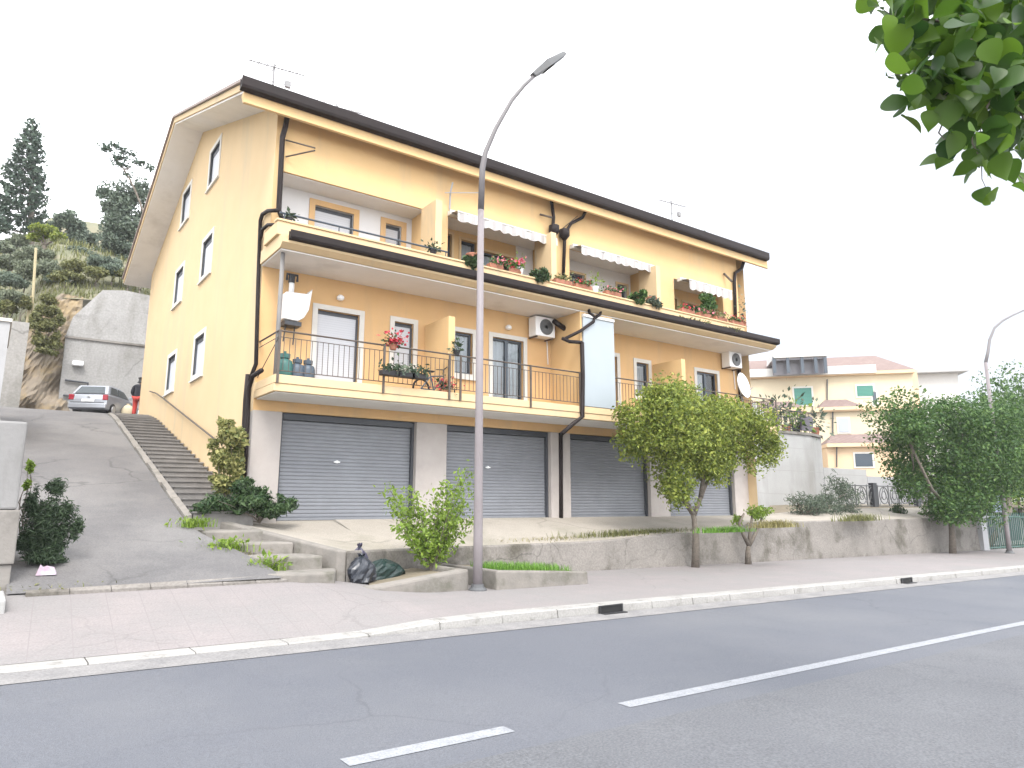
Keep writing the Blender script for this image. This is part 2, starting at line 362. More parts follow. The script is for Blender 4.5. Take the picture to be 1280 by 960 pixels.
def limbs(mb, base, tips, r0, seed=3, kink=.08):
    r = random.Random(seed)
    for t in tips:
        p = [Vector(base).lerp(Vector(t), k) + Vector((r.uniform(-1, 1), r.uniform(-1, 1), r.uniform(-.4, .4)))*kink*(1 if 0 < k < 1 else 0)*(Vector(t)-Vector(base)).length for k in (0, .25, .5, .75, 1)]
        mb.tube([tuple(q) for q in p], [r0, r0*.8, r0*.6, r0*.4, r0*.18], 6)
def tree_px(name, label, cat, base, trunk_pts, clumps_px, Y, leafm, n, size, per, frac, r0, seed, group=None, dthick=.8, bark='bark', limb_r=.05):
    """clumps_px: (x, y, rx, ry) as measured; each gets its own depth"""
    b = B(*base); root = thing(name, label, cat, b, group=group)
    r = random.Random(seed)
    sc = lambda x, y: (wpt(x+1, y, Y) - wpt(x, y, Y)).length
    cl = []
    for x, y, rx, ry in clumps_px:
        p = wpt(x, y, Y); k = sc(x, y)
        p = p + Vector((0, 1, 0))*r.uniform(-dthick, dthick)*.6
        cl.append(((p.x, p.y, p.z), (rx*k, (rx+ry)/2*k*dthick, ry*k)))
    mb = MB(T=Matrix.Identity(4))
    for path in trunk_pts:
        W = [B(*q) if len(q) == 3 else wpt(q[0], q[1], Y) for q in path]
        k = len(W); mb.tube([tuple(w) for w in W], [r0*(1-.55*i/(k-1))*(1 if path is trunk_pts[0] else .62) for i in range(k)], 10)
    ends = [B(*p[-1]) if len(p[-1]) == 3 else wpt(p[-1][0], p[-1][1], Y) for p in trunk_pts]
    for c, s in cl:
        e = min(ends, key=lambda q: (q-Vector(c)).length)
        limbs(mb, e, [c], limb_r, r.random(), .06)
    mb.build('trunk', M[bark], root, smooth=True)
    sub = subclumps(cl, per, frac, seed) + [(c, tuple(.62*q for q in s)) for c, s in cl]
    leaves_mesh('crown', clump_pts(sub, n, seed), (0, 0, .8), size, leafm, root, seed)
    return root
def shrub(name, label, cat, p, clumps, leafm, n, size, seed, group=None, stems=6, aspect=.5, per=12, frac=.52, shell=.4):
    """p base in world; clumps relative to it"""
    root = thing(name, label, cat, p, group=group)
    cl = [((p[0]+c[0], p[1]+c[1], p[2]+c[2]), s) for c, s in clumps]
    leaves_mesh('foliage', clump_pts(subclumps(cl, per, frac, seed)+[(c, tuple(.6*q for q in s)) for c, s in cl], n, seed, shell), (0, 0, .6), size, leafm, root, seed, aspect)
    mb = MB(T=Matrix.Identity(4)); r = random.Random(seed)
    for k in range(stems):
        c, s = cl[k % len(cl)]
        limbs(mb, p, [(c[0]+r.uniform(-.6, .6)*s[0], c[1]+r.uniform(-.6, .6)*s[1], c[2]+r.uniform(0, .6)*s[2])], .012+.01*max(s), r.random())
    mb.build('stem', M['bark'], root)
    return root
def blades(pts, h, w, seed, lean=.5, segs=3):
    r = random.Random(seed); V = []; F = []
    for p in pts:
        a = r.uniform(0, 2*math.pi); hh = h*r.uniform(.5, 1.2); ln = lean*hh*r.uniform(.2, 1.2)
        dx, dy = math.cos(a), math.sin(a); n = len(V)
        for i in range(segs+1):
            t = i/segs; ww = w*(1-t)**.7*.5
            c = (p[0]+dx*ln*t*t, p[1]+dy*ln*t*t, p[2]+hh*(t-.25*t*t*lean))
            V += [(c[0]-dy*ww, c[1]+dx*ww, c[2]), (c[0]+dy*ww, c[1]-dx*ww, c[2])]
        for i in range(segs): F.append((n+2*i, n+2*i+1, n+2*i+3, n+2*i+2))
    return V, F
def blade_obj(name, pts, h, w, m, seed, parent=None, lean=.5, loc=None):
    V, F = blades(pts, h, w, seed, lean)
    off = origin(parent) if parent is not None else (Vector(loc) if loc is not None else Vector((0, 0, 0)))
    me = D.meshes.new(name); me.from_pydata([tuple(Vector(v)-off) for v in V], [], F); me.materials.append(m); me.update()
    o = D.objects.new(name, me); col.objects.link(o)
    if parent is not None: o.parent = parent
    elif loc is not None: o.location = loc
    return o
exec_parts = []

def sm(a, b, x):
    t = min(1, max(0, (x-a)/(b-a))); return t*t*(3-2*t)
def lin(a, b, n): return [a+(b-a)*i/n for i in range(n+1)]
# ------------------------------------------------------------------ setting
def kz(u): return gz(u) + .035 + .105*sm(3.6, 5.6, u)
def pz(u, v):
    t = sm(4.0, 6.6, u)
    left = gz(u) + .035 + .415*min(1, max(0, (v-8.62)/2.58)); right = gz(u) + .14 + .012*(v-8.62)
    return left*(1-t) + right*t
def dz(v): return .45 + .27*(v-11.2) if v < 25 else .45+.27*13.8 + .27*(1-math.exp(-(v-25)/3.2))*3.2*.9 + .04*(v-25)
def wtop(u):                                    # retaining wall top = edge of the forecourt
    return .70 if u < 11.5 else (.70+.12*sm(11.5, 15, u) if u < 16.5 else .82+.23*sm(16.8, 18.6, u))
MB().grid([-170, -60, 0, 60, 120, 170], [-120, -40, 0, 40, 120, 170], lambda u, v: gz(u)-.25 if u < 160 else -2.65).build('ground', M['soil'])['kind'] = 'structure'
us = [-60, -30, -10] + lin(-4, 50, 54) + [60, 90, 130]
MB().grid(us, [4.05, 5, 6, 7, 7.9], lambda u, v: gz(u)).build('road', M['asphalt'])['kind'] = 'structure'
M['asphalt2'] = mat('older coarse asphalt', (.118, .122, .133), .8, (.096, .100, .111), 1.1, bump=.7, bscale=120, c3=(.102, .106, .118), s3=.5, t3=(.5, .66), detail=12); grain(M['asphalt2'], 55, .72, 1.28, (.5, .010, .78))
nearlane = MB().grid(us, [-3.2, -1, 1, 3, 4.05], lambda u, v: gz(u)).build('road_near_lane', M['asphalt2']); nearlane['kind'] = 'structure'
mk = MB()
for a, b in ((-4.5, -1.2), (2.0, 3.27), (4.43, 46)):
    for p, q in zip(lin(a, b, 12), lin(a, b, 12)[1:]):
        mk.quad((p, 4.37, gz(p)+.004), (q, 4.37, gz(q)+.004), (q, 4.52, gz(q)+.004), (p, 4.52, gz(p)+.004))
mk.build('lane_marking', M['paint'])['kind'] = 'structure'
MB().grid(us, [7.88, 8.272], lambda u, v: gz(u)+.006+(.02 if v > 8 else 0)).build('gutter_strip', M['gutterstrip'])['kind'] = 'structure'
k = MB(); u = -30.0; rk = random.Random(4)
while u < 110:
    w = 1.0 if u < 40 else 3.0
    a, b = u+.006, u+w-.006; o = rk.uniform(-.008, .008)
    if 3.0 < u < 3.7 and False: pass
    k.raw([(a, 8.30+o, gz(a)-.1), (b, 8.30+o, gz(b)-.1), (b, 8.64, gz(b)-.1), (a, 8.64, gz(a)-.1),
           (a, 8.325+o, kz(a)-.012), (b, 8.325+o, kz(b)-.012), (b, 8.64, kz(b)), (a, 8.64, kz(a)), (a, 8.35+o, kz(a)), (b, 8.35+o, kz(b))],
          [(0,1,5,4), (4,5,9,8), (8,9,6,7), (0,4,8,7,3), (1,2,6,9,5), (2,3,7,6)])
    u += w
k.build('kerb', M['kerb'])['kind'] = 'structure'
stripe(M['pave'], 'X', .4, .015, (.172, .157, .157), soft=.02); stripe(M['pave'], 'Y', .4, .015, (.172, .157, .157), soft=.02)
pu = [-60, -30, -12, -6] + lin(-4, 12, 40) + lin(12.5, 50, 38) + [70, 110]
MB().grid(pu, [8.64]+lin(8.9, 13.0, 12), lambda u, v: pz(u, v) if u > -6 else pz(-6, v)).build('pavement', M['pave'])['kind'] = 'structure'
MB().grid([-30, 0, 20, 60], [-14, -3.2], lambda u, v: gz(u)+.13).build('near_pavement', M['pave'])['kind'] = 'structure'
MB().grid([-30, 0, 20, 60], [-3.2, -3.0], lambda u, v: gz(u)+.13-(.16 if v > -3.1 else 0)).build('near_kerb', M['kerb'])['kind'] = 'structure'
# driveway ramp, with a thin worn sill where it meets the pavement
dv = lin(11.15, 15, 10) + lin(15.6, 25, 14) + lin(25.5, 37, 18)
def du1(v): return 3.85-.8*sm(11.2, 14.2, v) if v < 14.3 else 3.05
def du0(v): return .35 if v < 20 else .35-.3*sm(20, 26, v)
d = MB(); pts = []
for v in dv:
    a, b = du0(v), (du1(v) if v < 27.5 else 3.05+4*sm(27.5, 28.2, v))
    pts += [(a+(b-a)*t, v, dz(v)+.012) for t in (0, .2, .4, .6, .8, 1)]
d.raw(pts, [(i*6+j, i*6+j+1, i*6+j+7, i*6+j+6) for i in range(len(dv)-1) for j in range(5)])
d.build('driveway', M['drive'])['kind'] = 'structure'
sl = MB()
for a, b in zip(lin(.55, 3.95, 7), lin(.55, 3.95, 7)[1:]):
    for s_ in ((a, b-.01),):
        f = lambda u: 11.05+.1*(u-1.1)/2.6
        sl.raw([(a, f(a), .36), (b-.01, f(b), .36), (b-.01, f(b)+.13, .36), (a, f(a)+.13, .36), (a, f(a), pz(a, 11.1)+.03), (b-.01, f(b), pz(b, 11.1)+.03), (b-.01, f(b)+.13, .482), (a, f(a)+.13, .482)],
               [(0,1,5,4), (4,5,6,7), (2,3,7,6), (0,4,7,3), (1,2,6,5)])
sl.build('driveway_sill', M['wallcap'])['kind'] = 'structure'
# forecourt in front of the garages and the planted terrace right of the house
def fz(u, v):
    t = min(1, max(0, (v-12.75)/2.25)); g = 1.25-.003*(u-5) if u < 21.3 else 1.2+.2*sm(21, 27, u)
    return wtop(u)-.03 + (g-wtop(u)+.03)*t + (.0 if v < 15 else .06*(v-15)*sm(21, 23, u))
fu = lin(6.3, 21.3, 30) + lin(21.8, 34, 20)
MB().grid(fu, lin(12.78, 15.25, 10), fz).build('forecourt', M['fore'])['kind'] = 'structure'
MB().prism([(5.15, 11.7), (6.3, 12.5), (6.3, 15.25), (4.3, 15.25), (3.55, 14.9), (3.72, 14.6)], [.3]*6, [.76, .70, 1.246, 1.25, 1.28, 1.27]).build('forecourt_corner', M['fore'])['kind'] = 'structure'
MB().grid(lin(21.3, 60, 20), lin(15.2, 40, 10), lambda u, v: fz(min(u, 34), min(v, 18))).build('terrace_ground', M['soil'])['kind'] = 'structure'
# hillside behind the house
def hz(u, v):
    n = math.sin(u*.31+v*.17)*.7+math.sin(u*.13-v*.29+1)*.9
    base = 11.3 if u > 1.8 else 11.3-3.2*sm(1.8, .2, u) if False else 11.3-2.9*(1-sm(-.2, 2.0, u))
    return base + .50*min(v-37.2, 26)*(1-.25*sm(0, 30, u)) + .12*max(0, v-63) + n*min(1, (v-37.2)/6)
MB().grid(lin(-70, 40, 66), lin(37.2, 70, 30)+[80, 100, 140], hz).build('hillside', M['hill'])['kind'] = 'structure'
rk = random.Random(3); cl = MB(); cu = lin(-4, 2.7, 60); cz = lin(0, 1, 36)
cp = [(u, 36.2+1.05*t+rk.uniform(-.07, .07), 4.3+(hz(u, 37.25)+.05-4.3)*t) for u in cu for t in cz]
cp = [(a, b+(.22*math.sin(a*2.1+c*1.3)+.16*math.sin(a*4.3-c*2.9)+.12*math.sin(c*3.7+a))*(1 if c < 7.5 else .3), c) for a, b, c in cp]
cl.raw(cp, [(i*37+j, (i+1)*37+j, (i+1)*37+j+1, i*37+j+1) for i in range(60) for j in range(36)])
cl.build('rock_face', M['rock'])['kind'] = 'structure'

# ------------------------------------------------------------------ low walls, steps and stairs
w = thing('retaining_wall', 'long low stained concrete retaining wall between pavement and forecourt', 'wall', B(6, 12.75, 0))
q = MB(); line = [(5.1, 11.6), (6.3, 12.5), (7.2, 12.72)] + [(u, 12.75) for u in lin(8, 33.2, 42)]
tk = .26; P_ = []
for i, (u, v) in enumerate(line):
    zt = .78 if i == 0 else (.72 if i == 1 else wtop(u)); b = pz(u, v)-.1; bat = .06 if i > 2 else .03
    inn = (u+.18, v+.18) if i < 2 else (u+.03, v+tk)
    P_ += [(u, v-bat, b), (u, v, zt-.03), (u+.01, v+.03, zt), (inn[0], inn[1], zt), (inn[0], inn[1], b)]
n_ = len(line)
q.raw(P_, [(5*i+j, 5*i+5+j, 5*i+6+j, 5*i+1+j) for i in range(n_-1) for j in range(4)] + [(0, 1, 2, 3, 4), tuple(5*(n_-1)+j for j in (4, 3, 2, 1, 0))])
q.build('wall_body', M['wallcap'], w)
e = MB(); e.prism([(33.0, 12.55), (33.5, 12.55), (33.5, 13.1), (33.0, 13.1)], -.55, 1.02)
e.prism([(32.9, 12.45), (33.6, 12.45), (33.6, 13.2), (32.9, 13.2)], 1.022, 1.1); e.build('end_pier', M['plasterwhite'], w)
w = thing('cheek_wall', 'short sloping concrete cheek wall climbing beside the four wide steps', 'wall', B(4.4, 13, .3))
q = MB(); q.prism([(4.94, 11.6), (5.12, 11.62), (3.82, 14.62), (3.62, 14.6)], [.05, .05, .9, .9], [.80, .80, 1.29, 1.29]); q.build('wall_body', M['stone'], w, bevel=.03)
st = thing('wide_steps', 'four rough wide concrete steps between driveway and black bin bags', 'steps', B(4.2, 12.3, .4))
for poly, z0, z1 in (([(3.66, 11.3), (4.2, 11.06), (4.70, 11.1), (4.97, 11.7), (4.6, 12.2), (3.75, 12.1)], .2, .50),
                     ([(3.68, 11.95), (4.72, 11.68), (4.70, 12.3), (4.35, 12.95), (3.66, 12.9)], .3, .72),
                     ([(3.45, 12.75), (4.50, 12.5), (4.40, 12.9), (4.1, 13.6), (3.40, 13.6)], .5, .92),
                     ([(3.25, 13.5), (4.22, 13.3), (4.15, 13.5), (3.72, 14.4), (3.22, 14.5)], .7, 1.11)):
    MB().prism(poly, z0, z1).build('step', M['stone'], st, bevel=.035)
st = thing('stone_staircase', 'long brown stone staircase climbing along the gable wall', 'staircase', B(3.8, 14.5, 1.2))
q = MB(); N = 27; v0, v1 = 14.35, 27.6
for i in range(N):
    a = v0+(v1-v0)*i/N; b = v0+(v1-v0)*(i+1)/N; z = dz(b)+.02
    q.box(3.22, 4.33, a+.03, b+.12, z-.6, z-.035)
    q.box(3.20, 4.34, a, b+.05, z-.033, z)
q.build('treads', M['stair'], st)
q = MB(); vs = lin(14.4, 27.4, 20); rk = random.Random(9)
for a, b in zip(vs, vs[1:]):
    o = rk.uniform(-.03, .03)
    q.raw([(3.08+o, a, dz(a)-.3), (3.19, a, dz(a)-.3), (3.19, b-.02, dz(b)-.3), (3.08+o*.6, b-.02, dz(b)-.3), (3.08+o, a, dz(a)+.05), (3.19, a, dz(a)+.08), (3.19, b-.02, dz(b)+.08), (3.08+o*.6, b-.02, dz(b)+.05)],
          [(0,1,5,4), (1,2,6,5), (2,3,7,6), (3,0,4,7), (4,5,6,7)])
q.build('stair_kerb', M['stone'], st)
q = MB(); hp = [(4.30, v, dz(v)+.95) for v in lin(17.5, 27.2, 8)]; q.tube(hp, .022)
for p in hp[::2]: q.tube([p, (4.36, p[1], p[2]-.03)], .012, 6)
q.build('handrail', M['rail'], st)
# planters by the lamp
pl = thing('planter', 'low wedge shaped concrete planter wall left of the lamp post', 'planter', B(6, 11, .05))
q = MB(); poly = [(4.95, 11.05), (5.25, 10.78), (7.12, 10.88), (7.12, 12.5), (6.95, 12.5), (6.95, 11.06), (5.35, 10.98), (5.05, 11.2)]
q.prism(poly, -.1, [.2, .24, .43, .43, .43, .43, .27, .22]); q.build('planter_wall', M['stone'], pl, bevel=.04)
MB().prism([(5.3, 11.0), (6.93, 11.08), (6.93, 12.6), (6.3, 12.4), (5.6, 11.8)], 0, [.2, .34, .34, .3, .22]).build('soil', M['soil'], pl)
pl2 = thing('planter', 'low rectangular concrete planter with bright grass right of the lamp post', 'planter', B(8.6, 11, .05))
q = MB(); q.prism([(7.56, 10.66), (9.75, 10.66), (9.75, 10.8), (7.7, 10.8), (7.7, 12.6), (7.56, 12.6)], -.15, [.39, .26, .26, .39, .39, .39]); q.prism([(9.62, 10.803), (9.75, 10.803), (9.75, 12.6), (9.62, 12.6)], -.15, .262)
q.build('planter_wall', M['stone'], pl2, bevel=.03)
MB().prism([(7.72, 10.82), (9.6, 10.82), (9.6, 12.65), (7.72, 12.65)], -.1, [.36, .24, .24, .36]).build('soil', M['soil'], pl2)
r_ = random.Random(5)
gp = [B(u, v, .36-.12*(u-7.72)/1.9) for u, v in ((7.75+1.8*r_.random()**1.2, 10.85+1.0*r_.random()) for _ in range(1500))]
tag(blade_obj('grass', gp, .17, .014, L['grass'], 5), kind='stuff')
# left boundary wall, stepped pier and white wall beyond
w = thing('boundary_pier', 'tall grey plastered wall end at the left of the driveway', 'wall', B(0, 11.5, .4))
q = MB(); q.box(-3, .36, 11.5, 12.6, 1.52, 2.72); q.build('upper_block', M['greyplaster'], w, bevel=.03)
q = MB(); q.box(-3, .40, 11.46, 12.62, .80, 1.515); q.box(-3, .38, 11.5, 12.6, .2, .795); q.build('wall_body', M['concrete'], w, bevel=.02)
q = MB(); q.box(-3, .33, 10.35, 11.44, .1, .47); q.build('footing_slab', M['blockwall'], w, bevel=.02)
w = thing('white_wall', 'bright white house wall edge at the far left above the driveway', 'wall', B(-2, 20, 2))
q = MB(); q.box(-6, .03, 20, 23.5, 2, 5.95); q.build('wall_body', M['plasterwhite'], w); q = MB(); q.box(-6, .06, 19.95, 23.5, 5.952, 6.03); q.build('coping', M['trim'], w)
w = thing('side_retaining_wall', 'grey concrete wall block beyond the white wall at far left', 'wall', B(-2, 30, 4))
q = MB(); q.box(-5, A(35, 420, Y=30)[0], 30, 33, 3.5, A(25, 402, Y=30)[2]); q.build('wall_body', M['backwall'], w)
w = thing('hillside_retaining_wall', 'tall pale concrete retaining wall behind the parked car with dark ledge', 'wall', B(4, 36.5, 5))
q = MB(); q.prism([(2.15, 36.5), (30, 36.5), (30, 37.3), (2.15, 37.3)], 4.4, 9.12); q.build('lower_wall', M['backwall'], w)
q = MB(); q.prism([(2.1, 36.42), (30, 36.42), (30, 36.5), (2.1, 36.5)], 9.122, 9.22); q.build('ledge', M['concrete'], w)
q = MB()
top = [(2.15, 9.3), (2.35, 10.2), (2.7, 10.7), (3.4, 11.7), (4.3, 11.85), (6, 11.75), (30, 11.7)]
n_ = len(top); pp = [(a, 36.62, 9.12) for a, b in top]+[(a, 36.62+.1, b) for a, b in top]+[(a, 37.4, b) for a, b in top]
q.raw(pp, [(i, i+1, n_+i+1, n_+i) for i in range(n_-1)]+[(n_+i, n_+i+1, 2*n_+i+1, 2*n_+i) for i in range(n_-1)])
q.build('upper_wall', M['backwall'], w)
q = MB(); q.tube([(2.3, 36.4, 6.45), (3.2, 36.4, 6.42), (3.2, 36.4, 7.1), (2.3, 36.4, 7.15)], .05); q.build('pipe', M['garage_frame'], w)
q = MB(); a = A(97, 455, Y=36.4); q.box(a[0]-.22, a[0]+.22, 36.2, 36.49, a[2]-.1, a[2]+.12); q.build('wall_lamp', M['white_plastic'], w, bevel=.05)
# kerb drains
def drain(px, py, label):
    a = A(px, py, Y=8.3); u = a[0]; t = thing('kerb_drain', label, 'drain', B(u, 8.3, gz(u)), group='drain mouths in the kerb')
    z = gz(u)
    q = MB(); q.box(u-.25, u+.25, 8.275, 8.299, z+.012, z+.03); q.box(u-.25, u-.215, 8.275, 8.299, z+.032, z+.125); q.box(u+.215, u+.25, 8.275, 8.299, z+.032, z+.125); q.box(u-.25, u+.25, 8.275, 8.299, z+.127, z+.145)
    q.build('frame', M['black'], t)
    q = MB(); q.box(u-.213, u+.213, 8.283, 8.297, z+.032, z+.125); q.build('opening', M['hole'], t)
    q = MB(); q.prism([(u-.24, 8.17), (u+.24, 8.17), (u+.24, 8.273), (u-.24, 8.273)], z-.02, z+.034); q.build('grate', M['black'], t)
drain(763, 762, 'black drain mouth in the kerb near the lamp post')
drain(1133, 728, 'small black drain mouth in the kerb further right below the sapling wall')
# ------------------------------------------------------------------ apartment building
bld = thing('apartment_building', 'long yellow and orange apartment building with four grey garage shutters and balconies', 'building', B(12.75, 15, 1.2))
U0, U1, YG, Y2, VB = 4.36, 21.12, 15.0, 14.64, 29.6
def front(v): return lambda s, z, d: (s, v+d, z)
def roofz(v, o=0): return (10.40+(v-14.2)*(13.55-10.40)/(22.4-14.2) if v < 22.4 else 13.55-(v-22.4)*(13.55-10.35)/(30.5-22.4))+o
# gable end (left)
gw = [(19.87, 20.95, z, z+1.1) for z in (5.21, 8.16, 11.06)] + [(23.5, 24.6, z, z+1.1) for z in (5.26, 8.22, 11.08)]
q = MB(); q.wall(lambda s, z, d: (U0+d, s, z), YG, VB, .9, lambda s: roofz(s)+.05, gw, .16, (22.4,))
q.wall(lambda s, z, d: (U0+d, s, z), Y2, YG, 6.9, lambda s: roofz(s)+.05)
q.build('gable_wall', M['cream'], bld)
q = MB(); q.wall(lambda s, z, d: (U1-d, s, z), Y2, VB, .9, lambda s: roofz(s)+.05, (), .16, (22.4,)); q.quad((U0, VB, 1), (U1, VB, 1), (U1, VB, 10.7), (U0, VB, 10.7))
q.build('rear_wall', M['cream'], bld)
for a, b, c, d_ in gw:
    f = MB(); t = .13
    for (x0, x1, y0, y1) in ((a-t, a, c-t, d_+t), (b, b+t, c-t, d_+t), (a, b, d_, d_+t), (a, b, c-t, c)): f.box(U0-.022, U0+.03, x0, x1, y0, y1)
    wn = f.build('window', M['trim'], bld)
    MB().box(U0-.06, U0+.1, a-.16, b+.16, c-t-.045, c-t-.003).build('sill', M['trim'], wn)
    q = MB(); q.box(U0+.012, U0+.06, b-.035, b-.004, c+.004, d_-.004); q.box(U0+.012, U0+.06, a+.004, b-.036, d_-.03, d_-.004); q.build('jamb', M['garage_frame'], wn)
    MB().box(U0+.062, U0+.085, a+.01, b-.01, c+.01, d_-.16).build('shutter', M['shutter'], wn)
    MB().box(U0+.05, U0+.15, a+.01, b-.037, d_-.157, d_-.005).build('shutter_box', M['garage_frame'], wn)
# ground floor: band, pilasters, garage shutters
GD = [(4.98, 8.25), (9.10, 12.42), (13.12, 16.30), (17.15, 20.38)]
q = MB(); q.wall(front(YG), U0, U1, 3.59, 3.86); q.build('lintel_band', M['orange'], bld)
for a, b in ((U0, 4.98), (8.25, 9.10), (12.42, 12.70), (12.84, 13.12), (16.30, 17.15), (20.38, U1)):
    q = MB(); q.box(a, b, YG-.03, YG+.35, .6, 3.588); q.build('pilaster', M['pilaster'], bld, bevel=.012)
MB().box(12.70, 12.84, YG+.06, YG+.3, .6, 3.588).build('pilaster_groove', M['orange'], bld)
for i, (a, b) in enumerate(GD):
    fl = 1.24-.003*(a-5)
    q = MB(); n = 26; prof = []
    for j in range(n+1):
        z = fl+.05+(3.44-fl-.05)*j/n; h = (3.44-fl-.05)/n
        prof += [(YG+.20, z), (YG+.186, z+h*.35), (YG+.188, z+h*.8)] if j < n else [(YG+.2, z)]
    p0 = [(a+.05, v, z) for v, z in prof]; p1 = [(b-.05, v, z) for v, z in prof]; m_ = len(prof)
    q.raw(p0+p1, [(j, m_+j, m_+j+1, j+1) for j in range(m_-1)])
    g = q.build('garage_door', M['garage'], bld)
    f = MB(); f.box(a, a+.06, YG+.1, YG+.26, fl, 3.585); f.box(b-.06, b, YG+.1, YG+.26, fl, 3.585); f.box(a+.06, b-.06, YG+.09, YG+.30, 3.445, 3.585)
    f.build('guide_frame', M['garage_frame'], g)
    f = MB(); f.box(a+.05, b-.05, YG+.165, YG+.21, fl+.0, fl+.055); f.build('bottom_bar', M['garage'], g)
    if i < 2:
        f = MB(); c = a+1.36; f.box(c-.07, c+.07, YG+.14, YG+.175, 2.53, 2.56); f.lathe((c, YG+.16, 2.52), [(.03, 0), (.03, .06)], 10); f.build('handle', M['white_plastic'], g)
# first floor
SL0, SL1 = 3.84, 4.18
q = MB(); q.box(U0, U1, 13.72, YG-.002, SL0, 4.0); q.box(U0, U1, 13.70, 13.82, 4.002, SL1); q.box(U0, U0+.12, 13.822, YG-.002, 4.002, SL1); q.box(U1-.12, U1, 13.822, YG-.002, 4.002, SL1)
q.build('balcony_slab', M['pale_cream'], bld, bevel=.012)
q = MB(); q.box(U0+.06, U1-.06, 13.8, YG-.01, SL0-.02, SL0-.003); q.build('slab_soffit', M['soffit'], bld)
DOORS = [('shut', 5.65, 6.67, 4.0, 6.06), ('shut', 7.58, 8.10, 4.97, 6.06), ('glass', 9.30, 9.84, 4.95, 6.06), ('french', 10.47, 11.50, 4.0, 6.08),
         ('french', 14.02, 15.05, 4.0, 6.08), ('glass', 15.88, 16.42, 4.97, 6.02), ('glass', 17.42, 17.95, 4.95, 6.06), ('half', 18.72, 19.78, 4.0, 6.05)]
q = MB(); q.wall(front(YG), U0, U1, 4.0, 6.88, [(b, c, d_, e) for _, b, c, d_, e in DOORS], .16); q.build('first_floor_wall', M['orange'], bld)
def opening(kind, a, b, c, d_, Y, trim=M['trim'], t=.12, name=None):
    nm = 'balcony_door' if c < 4.5 or (c < 7.3 and c > 6.5) else 'window'
    f = MB()
    parts = [(a-t, a, c if nm == 'balcony_door' else c-t, d_+t), (b, b+t, c if nm == 'balcony_door' else c-t, d_+t), (a, b, d_, d_+t)]
    if nm == 'window': parts.append((a, b, c-t, c))
    for x0, x1, z0, z1 in parts: f.box(x0, x1, Y-.025, Y+.02, z0, z1)
    o = f.build(nm, trim, bld)
    if nm == 'window': MB().box(a-t-.04, b+t+.04, Y-.07, Y+.02, c-t-.04, c-t-.003).build('sill', M['trim'], o)
    if kind == 'shut':
        MB().box(a+.01, b-.01, Y+.09, Y+.115, c+.01, d_-.10).build('shutter', M['shutter'], o)
        f = MB(); f.box(a+.004, b-.004, Y+.09, Y+.15, d_-.097, d_-.004); f.box(b-.05, b-.012, Y+.05, Y+.088, c+.01, d_-.1); f.build('shutter_guide', M['garage_frame'], o)
        return o
    fr = MB(); w_ = .055; m_ = (a+b)/2
    for x0, x1, z0, z1 in ((a+.004, a+w_, c+.004, d_-.004), (b-w_, b-.004, c+.004, d_-.004), (a+w_, b-w_, d_-w_, d_-.004), (a+w_, b-w_, c+.004, c+w_)): fr.box(x0, x1, Y+.08, Y+.14, z0, z1)
    if b-a > .8: fr.box(m_-.05, m_+.05, Y+.078, Y+.138, c+w_, d_-w_)
    fr.build('frame', M['alu'], o)
    MB().quad((a+w_, Y+.11, c+w_), (b-w_, Y+.11, c+w_), (b-w_, Y+.11, d_-w_), (a+w_, Y+.11, d_-w_)).build('pane', M['glass'], o)
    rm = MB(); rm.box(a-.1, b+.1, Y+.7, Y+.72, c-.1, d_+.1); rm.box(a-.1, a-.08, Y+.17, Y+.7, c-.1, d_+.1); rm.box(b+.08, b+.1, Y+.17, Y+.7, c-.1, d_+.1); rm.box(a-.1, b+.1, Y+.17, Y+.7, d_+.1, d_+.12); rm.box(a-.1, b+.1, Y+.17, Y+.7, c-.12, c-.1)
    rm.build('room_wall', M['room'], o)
    if kind in ('french', 'glass', 'half'):
        n = 40; x = lin(a+w_, b-w_, n); cu = MB(); zt, zb = d_-w_-.02, c+.03
        if kind == 'half': x = lin(a+w_, a+.45*(b-a), n)
        pp = [(u, Y+.165+.012*math.sin(i*1.3)+.012*math.sin(i*.47), z) for i, u in enumerate(x) for z in (zb, zt)]
        cu.raw(pp, [(2*i, 2*i+2, 2*i+3, 2*i+1) for i in range(n)]); cu.build('curtain', M['curtain'], o, smooth=True)
    return o
for dd in DOORS: opening(*dd, YG)
for a, zz in ((6.15, 6.33), (11.75, 0), (10.95, 6.33)):
    if zz: MB().lathe((a, YG-.07, zz), [(.05, 0), (.085, .03), (.085, .09), (.04, .13)], 12).build('wall_light', M['white_plastic'], bld)
# dividing fins on the balcony and the panelled shaft in the middle
MB().box(8.42, 8.60, 13.86, YG-.002, 4.0, 6.08).build('balcony_divider', M['apricot'], bld, bevel=.01)
MB().box(16.62, 16.80, 13.86, YG-.002, 4.0, 6.02).build('balcony_divider', M['apricot'], bld, bevel=.01)
q = MB(); q.box(12.46, 13.66, 13.75, YG-.002, 4.0, 6.84); sh = q.build('shaft', M['apricot'], bld)
q = MB(); q.box(12.52, 13.66, 13.69, 13.748, 4.19, 6.68); q.build('front_panel', M['panel'], sh, bevel=.006)
q = MB(); q.box(12.52, 13.66, 13.66, 13.748, 6.683, 6.76); q.build('panel_rail', M['soffit'], sh)
